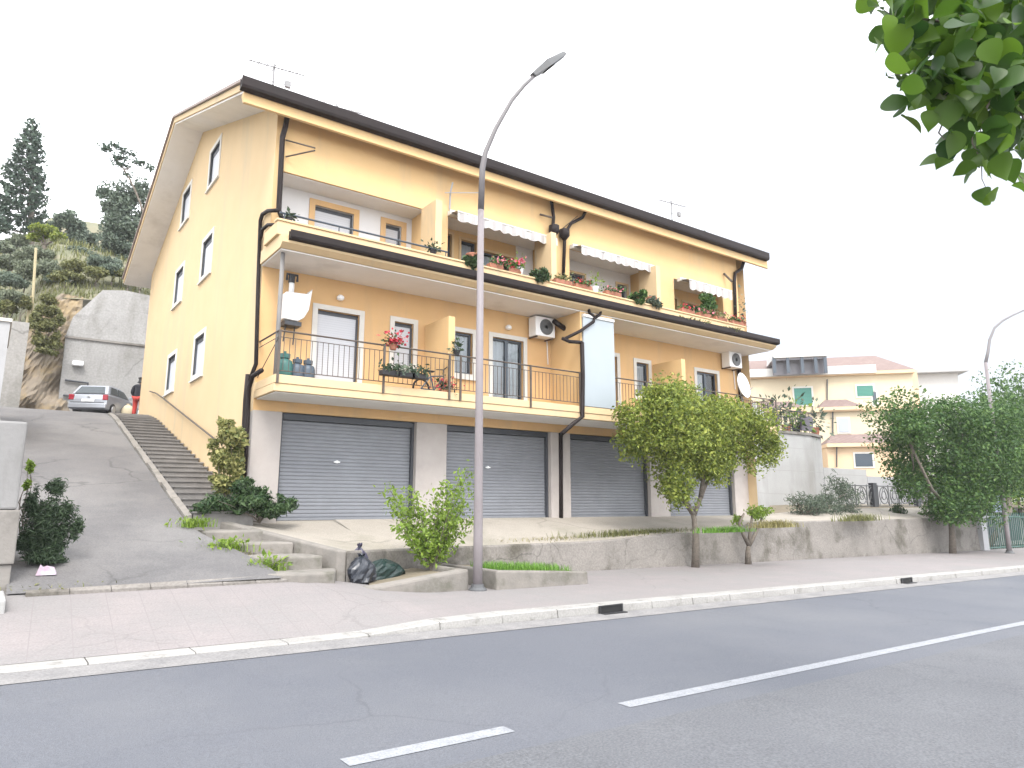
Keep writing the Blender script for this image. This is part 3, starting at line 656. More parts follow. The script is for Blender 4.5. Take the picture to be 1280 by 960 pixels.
# balcony railing
rl = MB()
def rail_run(u0, u1, v=13.76, zb=4.19, zt=5.10):
    rl.tube([(u0, v, zt), (u1, v, zt)], .02, 6); rl.tube([(u0, v, zt-.13), (u1, v, zt-.13)], .009, 5); rl.tube([(u0, v, zb+.08), (u1, v, zb+.08)], .011, 5)
    n = max(2, int((u1-u0)/.115))
    for i in range(n+1):
        u = u0+(u1-u0)*i/n
        rl.box(u-.0055, u+.0055, v-.0055, v+.0055, zb+.08, zt-.13)
rail_run(U0+.05, 12.44); rail_run(12.5, U1-.05)
rl.tube([(U0+.05, 13.76, 5.10), (U0+.05, YG, 5.10)], .02, 6); rl.tube([(U0+.05, 13.76, 4.97), (U0+.05, YG, 4.97)], .009, 5); rl.tube([(U0+.05, 13.76, 4.95), (U0+.05, YG, 4.3)], .009, 5)
rl.tube([(U1-.05, 13.76, 5.10), (U1-.05, YG, 5.10)], .018, 6)
for i in range(1, 10):
    v = 13.76+i*.12; rl.box(U1-.056, U1-.044, v-.006, v+.006, 4.2, 5.1)
rl.build('railing', M['rail'], bld)
for u in (U0+.05, 6.70, 8.36, 8.66, 10.72, 12.36, 14.9, 17, 19, U1-.05):
    q = MB(); q.box(u-.022, u+.022, 13.665, 13.70, 4.0, 5.1); q.build('rail_post', M['rail'], bld)
q = MB(); q.tube([(U0+.08, 13.92, 4.0), (U0+.08, 13.92, 6.85)], .045, 10); q.build('drain_pipe', mat('grey plastic pipe', (.19, .18, .175), .6, (.15, .145, .14), 4), bld, smooth=True)
# upper balcony slab, gutter, parapet
UE = 21.15
q = MB(); q.extr([(13.56, 6.95), (13.56, 7.10), (13.80, 7.16), (YG-.01, 7.16), (YG-.01, 6.86), (13.70, 6.86)], 4.30, UE); q.box(4.40, U1-.03, YG+.002, YG+.9, 6.9, 7.16); q.build('upper_slab', M['pale_cream'], bld)
q = MB(); q.box(4.34, UE-.04, 13.74, YG-.003, 6.83, 6.857); q.build('upper_soffit', M['soffit'], bld)
q = MB(); q.extr([(13.44, 7.06), (13.46, 7.02), (13.557, 7.00), (13.557, 7.19), (13.54, 7.19), (13.54, 7.06), (13.47, 7.06), (13.47, 7.2), (13.44, 7.2)], 4.42, UE+.04); q.build('gutter', M['brown'], bld)
q = MB(); q.box(4.24, 19.72, 13.76, 13.90, 7.162, 7.46); q.box(4.24, 4.36, 13.902, Y2, 7.162, 7.46); q.box(4.22, 19.76, 13.73, 13.93, 7.462, 7.51); q.build('parapet', M['pale_cream'], bld, bevel=.01)
q = MB(); q.tube([(4.3, 13.85, 7.68), (8.35, 13.85, 7.68)], .022, 6)
for u in (4.4, 5.6, 7.0, 8.3): q.tube([(u, 13.85, 7.5), (u, 13.85, 7.68)], .014, 6)
q.build('parapet_rail', M['alu'], bld)
# second floor front with four loggias
LG = [(4.54, 8.16, 7.16, 9.03), (8.82, 12.12, 7.16, 9.04), (12.90, 16.10, 7.16, 9.04), (17.36, 19.86, 7.16, 8.98)]
q = MB(); q.wall(front(Y2), U0, U1-.45, 7.162, lambda s: 10.62, LG, .70); q.build('second_floor_wall', M['apricot'], bld)
q = MB(); q.box(U1-.45, U1, Y2+.36, Y2+.5, 7.162, 10.5); q.box(U1-.452, U1-.40, Y2+.0, Y2+.36, 7.162, 10.55); q.build('corner_return', M['apricot'], bld)
YB = Y2+.70
for i, (a, b, c, d_) in enumerate(LG):
    pl_ = {0: M['white_paint'], 1: M['apricot'], 2: M['white_paint'], 3: M['apricot']}[i]
    hs = {0: [(5.58, 6.56, 7.17, 8.74), (7.42, 7.86, 7.9, 8.72)],
          1: [(9.0, 9.36, 7.17, 8.86), (9.66, 10.15, 7.9, 8.80), (10.36, 11.42, 7.17, 8.62)],
          2: [(13.25, 14.1, 7.17, 8.62), (15.5, 15.92, 7.9, 8.62)],
          3: [(17.7, 18.3, 7.17, 8.6), (18.6, 19.5, 7.5, 8.55)]}[i]
    q = MB(); q.wall(front(YB), max(a-.3, U0+.12), b+.3, 7.162, d_+.1, hs, .16); q.build('loggia_wall', pl_, bld)
    if i == 1: q = MB(); q.box(11.5, b-.01, YB-.012, YB-.004, 7.17, d_); q.build('wall_panel', M['white_paint'], bld)
    if i == 0: q = MB(); q.box(a+.003, a+.02, Y2+.1, YB, 7.17, d_-.003); q.box(a+.02, b-.003, Y2+.06, YB-.003, d_-.02, d_-.003); q.build('loggia_ceiling', M['soffit'], bld)
    else: q = MB(); q.box(a+.003, b-.003, Y2+.06, YB-.003, d_-.02, d_-.003); q.build('loggia_ceiling', M['soffit'], bld)
    for j, h in enumerate(hs):
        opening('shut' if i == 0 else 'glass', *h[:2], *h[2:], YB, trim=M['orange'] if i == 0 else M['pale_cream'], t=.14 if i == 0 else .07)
for u in (8.13, 11.72, 15.82):
    MB().box(u-.09, u+.09, 13.92, Y2-.003, 7.162, 9.02 if u < 15 else 8.9).build('loggia_divider', M['pale_cream'], bld, bevel=.008)
# awnings over the loggias
for a, b, z, dr in ((8.80, 12.06, 9.08, .26), (12.92, 16.12, 9.08, .26), (17.52, 19.75, 8.95, .34)):
    root_u = a; aw = MB(T=Matrix.Translation(B(a, Y2, z)) @ Matrix.Identity(4))
    aw.box(0, b-a, -.16, -.01, -.06, .06); par = aw.build('awning', M['trim'], bld)
    cl_ = MB(T=Matrix.Translation(B(a, Y2, z)))
    n = int((b-a)/.04); x = lin(.02, b-a-.02, n); pp = []
    for i, u in enumerate(x):
        w_ = .012*math.sin(u*9)+.008*math.sin(u*23)
        pp += [(u, -.10, .0), (u, -.50, -.10+w_), (u, -.515+w_, -.14), (u, -.52+w_*1.5, -.12-dr*(.78+.22*abs(math.sin(math.pi*u/.32))))]
    cl_.raw(pp, [(4*i+j, 4*i+4+j, 4*i+5+j, 4*i+1+j) for i in range(n) for j in range(3)])
    o = cl_.build('cloth', M['awning'], par, smooth=False)
    # striped cloth needs its own local axis: origin sits at the awning end
    q = MB(T=Matrix.Translation(B(a, Y2, z))); q.tube([(0.02, -.5, -.115), (b-a-.02, -.5, -.115)], .022, 8)
    for u in (.25, b-a-.25): q.tube([(u, -.1, -.03), (u+.25, -.3, -.12), (u, -.5, -.12)], .014, 6)
    q.build('arm', M['trim'], par)
# roof, eaves gutter
def rprof(o0, o1, e0=0, e1=0):
    return [(14.22-e0, roofz(14.22)+o0), (22.4, roofz(22.4)+o0), (30.5+e1, roofz(30.5)+o0), (30.5+e1, roofz(30.5)+o1), (22.4, roofz(22.4)+o1), (14.22-e0, roofz(14.22)+o1)]
MB().extr(rprof(.0, .05), 3.54, 21.9).build('roof_soffit', M['soffit'], bld)
def fasc(o0, o1): return rprof(o0, o1)
q = MB(); q.extr(rprof(.052, .21), 3.50, 21.95); q.build('verge', M['pale_cream'], bld)
q = MB(); q.extr(rprof(.212, .29, .03, .05), 3.44, 22.0); q.build('roof', M['tile'], bld)
q = MB(); q.extr([(14.19, 10.14), (14.24, 10.12), (14.40, 10.36), (14.21, 10.42)], 3.50, 21.95); q.build('eaves_board', M['apricot'], bld)
q = MB(); q.extr([(14.03, 10.46), (14.05, 10.40), (14.185, 10.37), (14.185, 10.62), (14.16, 10.62), (14.16, 10.45), (14.06, 10.46), (14.06, 10.66), (14.03, 10.66)], 3.40, 21.85); q.build('eaves_gutter', M['brown'], bld)
def pipe(px, Y, r=.05, m='brown', extra=(), name='downpipe', X=None):
    q = MB(); q.tube([A(x, y, X=X) if X is not None else A(x, y, Y=Y) for x, y in px]+list(extra), r, 8); return q.build(name, M[m], bld, smooth=True)
pipe([(360, 140), (357, 158), (353, 172), (348.5, 262), (352, 272), (362, 275)], 14.5, .06)
pipe([(689, 248), (692, 272), (691, 285), (692, 348)], 14.52, .05)
pipe([(733, 262), (728, 272), (714, 279), (706, 292), (704, 350)], 14.52, .05)
q = MB()
for x, y in ((692, 288), (705, 293)):
    a = A(x, y, Y=14.50); q.lathe((a[0], a[1]-.02, a[2]-.17), [(.06, 0), (.15, .12), (.15, .30), (.07, .34)], 12)
q.build('pipe_hopper', M['brown'], bld, smooth=True)
pipe([(930, 326), (927, 336), (919, 341), (918, 352), (919.5, 402)], 14.55, .06)
pipe([(346, 263), (335, 263.5), (328, 268), (325.5, 276), (322.5, 360), (320, 455), (314, 470), (309, 485)], 0, .045, X=4.30)
pipe([(346, 281), (335, 281), (328, 287), (325.7, 298)], 0, .04, X=4.29)
pipe([(311, 468), (308, 500), (305, 560), (300, 625)], 0, .07, X=4.28)
pipe([(327, 463), (316, 470), (311, 485), (309, 530), (305, 600)], 0, .05, X=4.22)
pipe([(735, 384), (737, 391), (743, 396), (742, 402), (725, 414), (705, 424)], 13.66, .045, extra=[])
pipe([(751, 388), (750, 393), (744, 397)], 13.66, .045)
pipe([(703, 423), (712, 427), (727, 428)], 13.66, .05); pipe([(727.5, 428), (728.5, 470), (728, 521), (716, 530), (702.5, 542)], 13.64, .06)
pipe([(701, 541), (701, 648)], 14.96, .06)
pipe([(692, 401), (706, 411)], 14.4, .075)
MB().box(*[A(926, 500, Y=14.9)[0]-.04, A(926, 500, Y=14.9)[0]+.04], 14.85, 14.95, 5.2, 6.85).build('downpipe', M['brown'], bld)
# clothes lines on the upper wall
q = MB(); 
for a, b in (((357, 175), (394, 185)), ((357, 196), (394, 188))): q.tube([A(*a, Y=14.6), A(*b, Y=14.2)], .018, 6)
q.build('clothes_bracket', M['rail'], bld)
q = MB(); q.tube([A(562, 262, Y=14.6), A(563, 240, Y=14.5), A(566, 228, Y=14.4)], .022, 6); q.tube([A(556, 241, Y=14.5), A(600, 241, Y=14.3)], .012, 5); q.build('wall_aerial', M['greyplastic'], bld)
q = MB(); q.tube([A(675, 268, Y=14.6), A(690, 272, Y=14.3)], .03, 6); q.tube([A(703, 286, Y=14.6), A(722, 270, Y=14.3)], .012, 5); q.tube([A(905, 342, Y=14.6), A(915, 352, Y=14.3)], .04, 6); q.build('wall_bracket', M['rail'], bld)
# ------------------------------------------------------------------ things on the balconies
M['fan'] = mat('dark fan grille', (.09, .095, .1), .5)
def ac(u, z, Y, label):
    t = thing('air_conditioner', label, 'air conditioner', B(u, Y-.3, z))
    q = MB(); q.box(u-.34, u+.34, Y-.38, Y-.06, z, z+.56); q.build('casing', M['white_plastic'], t, bevel=.015)
    q = MB(T=Matrix.Translation(B(u+.03, Y-.395, z+.28)) @ Matrix.Rotation(R(90), 4, 'X')); 
    q.lathe((0, 0, -.012), [(.23, 0), (.225, .012), (.06, .012), (.05, .0)], 24); q.build('fan_grille', M['fan'], t)
    q = MB(); q.box(u-.3, u-.26, Y-.36, Y, z-.04, z-.003); q.box(u+.26, u+.3, Y-.36, Y, z-.04, z-.003); q.build('bracket', M['rail'], t)
    q = MB(); q.tube([(u+.3, Y-.05, z+.1), (u+.34, Y-.03, z-.15), (u+.36, Y-.03, z-.7)], .018, 6); q.build('hose', M['soffit'], t)
ac(11.98, 6.22, YG, 'white air conditioner high on the orange wall left of the pale blue panel')
ac(20.35, 6.30, YG, 'white air conditioner under the soffit at the right end of the building')
def cyl(px, py, h, r, m, label):
    a = A(px, py, Y=14.15); t = thing('gas_cylinder', label, 'gas cylinder', B(a[0], 14.15, 4.0), group='gas cylinders on the balcony')
    q = MB(); q.lathe((a[0], 14.15, 4.0), [(r*.8, 0), (r, .04), (r, h*.72), (r*.85, h*.85), (r*.3, h*.93), (r*.25, h)], 18); q.build('body', M[m], t, smooth=True)
    q = MB(); q.lathe((a[0], 14.15, 4.0+h*.93), [(r*.62, 0), (r*.66, h*.14), (r*.6, h*.14), (r*.55, .0)], 14); q.tube([(a[0], 14.15, 4.0+h), (a[0], 14.15, 4.0+h*1.16)], .03, 6); q.build('valve_collar', M[m], t)
cyl(355, 464, .66, .17, 'green_cyl', 'tall green gas cylinder on the balcony, leftmost of three')
cyl(371, 465, .58, .15, 'blue_cyl', 'blue grey gas cylinder standing between the green one and another')
cyl(384.5, 465, .58, .15, 'blue_cyl', 'blue grey gas cylinder nearest the white balcony door')
a = A(364, 402, Y=14.75)
t = thing('boiler', 'white wall boiler with flue pipe left of the white balcony door', 'boiler', B(a[0], 14.8, a[2]))
u, z = a[0], a[2]
q = MB(); pf = [(-.22, .02), (.10, 0), (.24, .10), (.34, .30), (.40, .80), (.29, .66), (-.19, .64)]; n_ = len(pf)
q.raw([(u+a_, 14.62, z+b_) for a_, b_ in pf]+[(u+a_, 14.97, z+b_) for a_, b_ in pf], [tuple(range(n_)), tuple(range(n_, 2*n_))[::-1]]+[(i, n_+i, n_+(i+1) % n_, (i+1) % n_) for i in range(n_)]); q.build('casing', M['white_plastic'], t, bevel=.025)
q = MB(); q.tube([(u-.02, 14.8, z+.65), (u-.02, 14.8, z+1.0)], .06, 12); q.build('flue', M['white_plastic'], t, smooth=True)
q = MB(); q.tube([(u-.13, 14.8, z+.96), (u-.13, 14.8, z+1.1), (u+.1, 14.8, z+1.1), (u+.1, 14.8, z+.96)], .03, 8); q.tube([(u-.03, 14.8, z+.9), (u-.02, 14.8, z+1.08)], .07, 12); q.build('flue_cap', M['darkmetal'], t)
q = MB(); q.box(u-.17, u+.2, 14.66, 14.95, z-.10, z-.003); q.tube([(u-.1, 14.8, z-.1), (u-.12, 14.85, z-.45)], .015, 6); q.tube([(u+.1, 14.8, z-.1), (u+.1, 14.85, z-.5)], .015, 6); q.build('pipe_tray', M['darkmetal'], t)
def petals(name, root, p, n, r, m, seed, h=.0):
    rr = np.random.default_rng(seed); c = np.array(p)+rr.normal(size=(n, 3))*np.array([r, r, r*.6])
    mm = m if isinstance(m, bpy.types.Material) else M[m]
    leaves_mesh(name, c, (0, -.6, .6), .07, mm, root, seed, .9)
def pot(name_label, u, v, z, r, h, m='terracotta', flower=None, leaf='bush', spread=.18, tall=.2, n=160, seed=1, cat='potted plant', group=None, kind='flower_pot', lsize=.09):
    t = thing(kind, name_label, cat, B(u, v, z), group=group)
    q = MB(); q.lathe((u, v, z), [(r*.72, 0), (r, h*.85), (r*1.08, h*.86), (r*1.08, h), (r*.9, h), (r*.85, h*.85)], 14); q.build('pot', M[m], t, smooth=False)
    p = B(u, v, z+h+tall*.4); rr = np.random.default_rng(seed)
    c = np.array(p)+rr.normal(size=(n, 3))*np.array([spread, spread, tall])*.5
    leaves_mesh('foliage', c, (0, -.3, .6), lsize, L[leaf], t, seed)
    if flower: petals('flowers', t, tuple(p+Vector((0, -.05, tall*.35))), 60, spread*.6, flower, seed+5)
    return t
def trough(label, u, v, z, w, flower, leaf, seed, tall=.25, n=260, group=None, m='terracotta'):
    t = thing('flower_box', label, 'flower box', B(u, v, z), group=group)
    q = MB(); q.prism([(u-w/2, v-.09), (u+w/2, v-.09), (u+w/2, v+.09), (u-w/2, v+.09)], z, z+.12); q.build('box', M[m], t, bevel=.012)
    p = B(u, v, z+.13+tall*.3); rr = np.random.default_rng(seed)
    c = np.array(p)+np.stack([rr.uniform(-w/2, w/2, n), rr.normal(size=n)*.1-.03, rr.normal(size=n)*tall*.4], 1)
    leaves_mesh('foliage', c, (0, -.3, .6), .085, L[leaf], t, seed)
    if flower:
        k = 42; c = np.array(p)+np.stack([rr.uniform(-w/2, w/2, k), rr.normal(size=k)*.08-.07, rr.normal(size=k)*tall*.35+.03], 1)
        leaves_mesh('flowers', c, (0, -.6, .6), .065, M[flower], t, seed+3, .9)
    return t
ZP = 7.515
def U_(x, Y=13.83): return A(x, 330, Y=Y)[0]
def hang_bush(label, x0, x1, y0, y1, seed, leaf, n=900, size=.11, Y=13.80):
    a = A((x0+x1)/2, (y0+y1)/2, Y=Y); k = 840/ (B(*a)-EYE).dot(FW); rx, rz = (x1-x0)/2/k, (y1-y0)/2/k
    p = B(a[0], Y, ZP)
    t = thing('balcony_shrub', label, 'shrub', p)
    q = MB(); q.lathe((a[0], Y, ZP), [(.11, 0), (.15, .2), (.16, .2), (.16, .24), (.12, .24)], 12); q.build('pot', M['terracotta'], t)
    c = Vector(B(a[0], Y-.05, a[2])); cl_ = subclumps([((c.x, c.y, c.z), (rx, .32, rz))], 12, .42, seed)
    leaves_mesh('foliage', clump_pts(cl_, n, seed), (0, 0, .6), size, L[leaf], t, seed)
    q = MB(T=Matrix.Identity(4)); limbs(q, p+Vector((0, 0, .2)), [x_[0] for x_ in cl_[:6]], .02, seed); q.build('stem', M['bark'], t)
hang_bush('dense green shrub on the parapet directly behind the lamp post', 574, 606, 316, 345, 11, 'bush')
hang_bush('round grey green shrub on the parapet left of the middle downpipes', 657, 692, 331, 357, 12, 'bush')
hang_bush('bright green shrub overhanging the parapet left of a grey one', 783, 808, 361, 386, 13, 'green_tree')
hang_bush('grey green drooping shrub hanging over the gutter beside the third divider', 803, 827, 366, 394, 14, 'grey')
hang_bush('large green bush filling the shaded right loggia behind the striped awning', 858, 905, 364, 398, 15, 'green_tree', 1300, .12, 14.1)
for i, (x, fl, lab) in enumerate(((622, 'pink', 'terracotta flower box with pink blooms just right of the lamp post'), (638, 'red', 'terracotta flower box with red blooms on the parapet left of the pale pink pot'),
        (703, None, 'terracotta flower box with brown plants at the foot of the middle divider'), (728, 'red', 'terracotta flower box with deep red blooms under the second awning'),
        (765, 'pink', 'terracotta flower box with sparse pink blooms left of the bright shrub'), (857, 'red', 'terracotta flower box with red blooms at the left of the right loggia'),
        (878, 'pink', 'terracotta flower box with rusty pink blooms below the large loggia bush'), (898, 'pink', 'terracotta flower box second from the right end of the parapet'), (918, 'red', 'terracotta flower box with red plants at the right end of the parapet'))):
    trough(lab, A(x, 370, Y=13.83)[0], 13.83, ZP, .58, fl, 'scrub' if i in (2, 7) else 'green_tree', 30+i, .15, 130, 'flower boxes along the upper parapet')
pot('small pale pot with pale pink flowers between red box and round shrub', U_(649), 13.83, ZP, .11, .18, 'white_plastic', 'pink', 'lime', .16, .2, 90, 44)
pot('slender young plant in a pot at the parapet corner leaning right', A(929, 400, Y=13.83)[0], 13.83, ZP, .1, .16, 'terracotta', None, 'grey', .16, .75, 60, 45)
pot('potted white orchid beside the third loggia window', U_(743), 13.83, ZP, .1, .16, 'white_plastic', None, 'lime', .2, .35, 60, 46)
pot('small dark plant on the rail at the left divider of the upper balcony', U_(541), 13.83, ZP, .08, .12, 'black', None, 'dark', .2, .15, 80, 47)
pot('small dark plant at the left end of the upper parapet rail', 4.5, 13.83, ZP, .07, .09, 'black', None, 'dark', .14, .12, 40, 48)
# moss and weeds in the upper gutter
for i, (x, w) in enumerate(((870, .9), (918, .6))):
    a = A(x, 414+.22*(x-890), Y=13.5); cc = np.array(B(a[0], 13.5, 7.2))+np.random.default_rng(i).normal(size=(140, 3))*np.array([w*.5, .03, .04])
    t = thing('gutter_weeds', ('tuft of green weeds growing in the upper gutter above the dark window', 'smaller tuft of weeds in the gutter near the right end')[i], 'weeds', B(a[0], 13.5, 7.2), group='weeds in the gutter')
    leaves_mesh('foliage', cc, (0, 0, 1), .09, L['scrub'], t, i)
# first floor balcony things
t = pot('red poinsettia hung on the balcony rail by the white shutter window', A(491, 430, Y=13.7)[0], 13.68, 5.0, .09, .12, 'terracotta', 'red', 'bush', .22, .2, 60, 51, group=None, kind='poinsettia')
petals('blooms', t, tuple(B(A(491, 430, Y=13.7)[0], 13.64, 5.17)), 110, .07, 'red', 52)
def rail_box(x, label, seed, leaf='dark'):
    u = A(x, 458, Y=13.62)[0]; return trough(label, u, 13.60, 4.38, .42, None, leaf, seed, .16, 120, 'planters hung on the lower balcony railing', 'black')
rail_box(487, 'black hanging planter on the lower railing under the poinsettia', 53); rail_box(506, 'black hanging planter on the lower railing, middle of three', 54, 'grey'); rail_box(523, 'black hanging planter on the lower railing nearest the bicycle', 55)
pot('red flowered pot on the lower balcony floor beside the bicycle', A(556, 480, Y=13.95)[0], 13.95, 4.0, .14, .24, 'terracotta', 'red', 'bush', .25, .25, 120, 56)
pot('dark spiky potted plant on the rail left of the dark window', A(571, 440, Y=13.75)[0], 13.75, 5.1, .08, .12, 'black', None, 'dark', .16, .25, 70, 57)
# child's bicycle on the balcony
a = A(543, 485, Y=14.0); t = thing('bicycle', 'small dark bicycle leaning behind the lower balcony railing', 'bicycle', B(a[0], 14.0, 4.0), R(8))
def ring(q, c, r, tr, n=22):
    q.tube([(c[0]+r*math.cos(2*math.pi*i/n), c[1], c[2]+r*math.sin(2*math.pi*i/n)) for i in range(n+1)], tr, 6, cap=False)
for x in (-.38, .38):
    q = MB(True); ring(q, (x, 0, .24), .22, .024); wheel = q.build('wheel', M['tyre'], t, smooth=True)
    q = MB(True)
    for k in range(8): q.tube([(x, 0, .24), (x+.2*math.cos(k*math.pi/4), 0, .24+.2*math.sin(k*math.pi/4))], .004, 4)
    q.build('spokes', M['rim'], wheel)
q = MB(True)
for p in (((-.38, 0, .24), (-.12, 0, .56)), ((-.38, 0, .24), (-.02, 0, .24)), ((-.02, 0, .24), (-.14, 0, .66)), ((-.02, 0, .24), (.28, 0, .60)), ((-.12, 0, .56), (.28, 0, .62)), ((.38, 0, .24), (.26, 0, .76))): q.tube(list(p), .017, 6)
q.build('frame', M['blue_cyl'], t)
q = MB(True); q.tube([(.2, -.22, .8), (.26, 0, .77), (.2, .22, .8)], .013, 6); q.build('handlebar', M['darkmetal'], t)
q = MB(True); q.box(-.26, -.04, -.06, .06, .66, .70); q.build('saddle', M['black'], t, bevel=.015)
# satellite dish and tank at the right balcony end
a = A(924, 483, Y=13.9)
t = thing('satellite_dish', 'white satellite dish at the right end of the lower balcony', 'satellite dish', B(a[0], 13.9, 4.6))
q = MB(T=Matrix.Translation(B(a[0], 13.85, a[2])) @ Matrix.Rotation(R(80), 4, 'X') @ Matrix.Rotation(R(12), 4, 'Y'))
q.lathe((0, 0, 0), [(.02, 0), (.2, .02), (.34, .07), (.42, .13), (.43, .13), (.34, .055), (.02, -.015)], 22); q.build('reflector', M['white_plastic'], t, smooth=True)
q = MB(); q.tube([(a[0], 13.88, a[2]), (a[0]+.02, 13.76, 4.6)], .03, 8); q.tube([(a[0], 13.80, a[2]-.35), (a[0], 13.4, a[2]-.1)], .012, 6); q.build('mast', M['greyplastic'], t)
# roof aerials
M['aerial'] = mat('pale aerial aluminium', (.21, .21, .215), .6)
def aerial(label, px, py, h, kind):
    a = A(px, py, Y=17.5); z0 = roofz(17.5, .28); t = thing('roof_aerial', label, 'aerial', B(a[0], 17.5, z0))
    q = MB(); q.tube([(a[0], 17.5, z0), (a[0], 17.5, a[2])], .03, 6); q.build('mast', M['aerial'], t)
    q = MB(); zt = a[2]
    q.tube([(a[0]-.7, 17.5, zt-.15), (a[0]+.8, 17.4, zt-.1)], .02, 5)
    for k in range(7): q.tube([(a[0]-.6+k*.2, 17.2, zt-.14+k*.006), (a[0]-.6+k*.2, 17.75, zt-.14+k*.006)], .012, 4)
    if kind: q.tube([(a[0]-.4, 17.5, zt-.6), (a[0]+.5, 17.45, zt-.5)], .012, 5); q.box(a[0]+.3, a[0]+.45, 17.4, 17.5, zt-.6, zt-.42)
    q.build('antenna', M['aerial'], t)
aerial('thin pale aerial on the roof near the left corner', 343, 80, 1, 1)
aerial('low pale aerial on the roof left of the street lamp', 421, 130, 1, 0)
aerial('thin pale aerial with crossbar on the right half of the roof', 839, 251, 1, 1)
for i, (x, y) in enumerate(((836, 276), (879, 293))):
    a = A(x, y+4, Y=15.2)
    shrub('roof_plant', ('small dark weed sprouting from the eaves gutter under the right aerial', 'small dark weed sprouting from the eaves near the right end of the roof')[i], 'weed', B(a[0], 15.2, roofz(15.2, .25)), [((0, 0, .22), (.28, .15, .22))], L['dark'], 130, .12, 60+i, stems=2)

# ------------------------------------------------------------------ street things
M['lamparm'] = mat('silhouette grey lamp arm', (.12, .112, .116), .55, (.10, .092, .096), 3)  # same steel as the post; darkness against the bright sky put into the colour
def lamp(label, u, v, zb, H_low, px_pts, Y, hd):
    t = thing('street_lamp', label, 'street lamp', B(u, v, zb), group='street lamps along the pavement')
    q = MB(); q.tube([(u, v, zb-.1), (u, v, zb+.9), (u, v, 3.2), (u, v, H_low)], [.088, .086, .076, .062], 14); q.build('post', M['pole'], t, smooth=True)
    q = MB(); q.tube([(u, v, H_low-.02)]+[A(*p, Y=Y) for p in px_pts], [.064, .06, .055, .05, .046, .042, .038][:len(px_pts)+1], 12); q.build('arm', M['lamparm'], t, smooth=True)
    q = MB(); q.lathe((u, v, zb-.03), [(.17, 0), (.165, .05), (.12, .09), (.11, .14)], 16); q.build('base_collar', M['lamp'], t)
    a = Vector(B(*A(*px_pts[-1], Y=Y))); b = Vector(B(*A(*hd, Y=Y))); d = (b-a); Ln = d.length; d.normalize()
    side = d.cross(Vector((0, 1, 0))).normalized(); side = Vector((0, -1, 0)) - d*Vector((0, -1, 0)).dot(d); side.normalize(); up = side.cross(d)
    if up.z < 0: up = -up
    Mx = Matrix((d, side, up)).transposed().to_4x4(); Mx.translation = a
    return t, Mx, Ln

def lamp_head(t, Mx, Ln):
    q = MB(T=Mx)
    w0, w1 = .10, .24
    q.raw([(-.12, -w0*.9, -.03), (Ln*.35, -w1, -.05), (Ln, -w1, -.04), (Ln, w1, -.04), (Ln*.35, w1, -.05), (-.12, w0*.9, -.03), (-.12, -w0*.6, .07), (Ln*.35, -w1*.8, .13), (Ln, -w1*.8, .06), (Ln, w1*.8, .06), (Ln*.35, w1*.8, .13), (-.12, w0*.6, .07)],
          [(0,5,4,3,2,1), (6,7,8,9,10,11), (0,1,7,6), (1,2,8,7), (2,3,9,8), (3,4,10,9), (4,5,11,10), (5,0,6,11)])
    h = q.build('lamp_head', M['lamp'], t, bevel=.015)
    q = MB(T=Mx); q.box(Ln*.5, Ln*.93, -w1*.78, w1*.78, -.062, -.046); q.build('lens', M['lens'], h)
    q = MB(T=Mx); q.box(Ln*.42, Ln*.485, -w1*.85, w1*.85, -.07, -.05); q.build('gasket', M['black'], h)
u, v = A(597, 737, Z=.07)[:2]; VL = v
t, Mx, Ln = lamp('tall curved street lamp beside the planters in front of the building', u, v, pz(u, v), 7.4, [(603, 210), (607, 190), (620, 160), (640, 125), (655, 107), (670, 93)], v, (700, 72))
lamp_head(t, Mx, max(Ln, .95))
u2, v2 = 31.9, 11.3
t, Mx, Ln = lamp('curved street lamp further along the pavement at the right edge', u2, v2, pz(u2, v2), 7.3, [(1235, 440), (1237, 425), (1243, 410), (1253, 401), (1266, 394), (1284, 386)], 11.3, (1315, 372))
lamp_head(t, Mx, max(Ln, .95))
# bin bags
def bag(label, m, px, py, Y, rx, ry, h, seed, neck=True):
    a = A(px, py, Y=Y); z0 = .22; p = B(a[0], Y, z0); t = thing('bin_bag', label, 'bin bag', p)
    r = random.Random(seed); ph = [r.uniform(0, 6.3) for _ in range(6)]
    q = MB(T=Matrix.Translation(p)); n = 28; prof = [(.7, 0), (.95, .06), (1.02, .2), (1.0, .35), (.95, .5), (.85, .63), (.66, .74), (.4, .83), (.2, .88), (.13, .91)]
    if neck: prof += [(.20, .95), (.26, 1.0)]
    base = len(q.v)
    for k_, (rr, zz) in enumerate(prof):
        for j in range(n):
            th = 2*math.pi*j/n; f = 1+.09*math.sin(3*th+ph[0]+zz*5)+.06*math.sin(7*th+ph[1]-zz*9)+.045*math.sin(13*th+ph[2]+zz*14)+r.gauss(0, .045)
            lean = .12*zz*zz
            q.v.append(tuple(p+Vector((rx*rr*f*math.cos(th)+lean*rx, ry*rr*f*math.sin(th), h*zz*(1+.03*math.sin(5*th+ph[3]))))))
    K = len(prof)
    for i in range(K-1):
        for j in range(n): q.f.append((base+i*n+j, base+i*n+(j+1) % n, base+(i+1)*n+(j+1) % n, base+(i+1)*n+j)); q.m.append(0)
    q.f.append(tuple(base+(K-1)*n+j for j in range(n))); q.m.append(0)
    q.build('bag', m, t, smooth=False)
    if neck:
        q = MB(T=Matrix.Translation(p+Vector((.12*rx, 0, h*.905)))); q.lathe((0, 0, -.012), [(rx*.17, 0), (rx*.17, .024)], 12); q.build('tie', M['bin_green'], t)
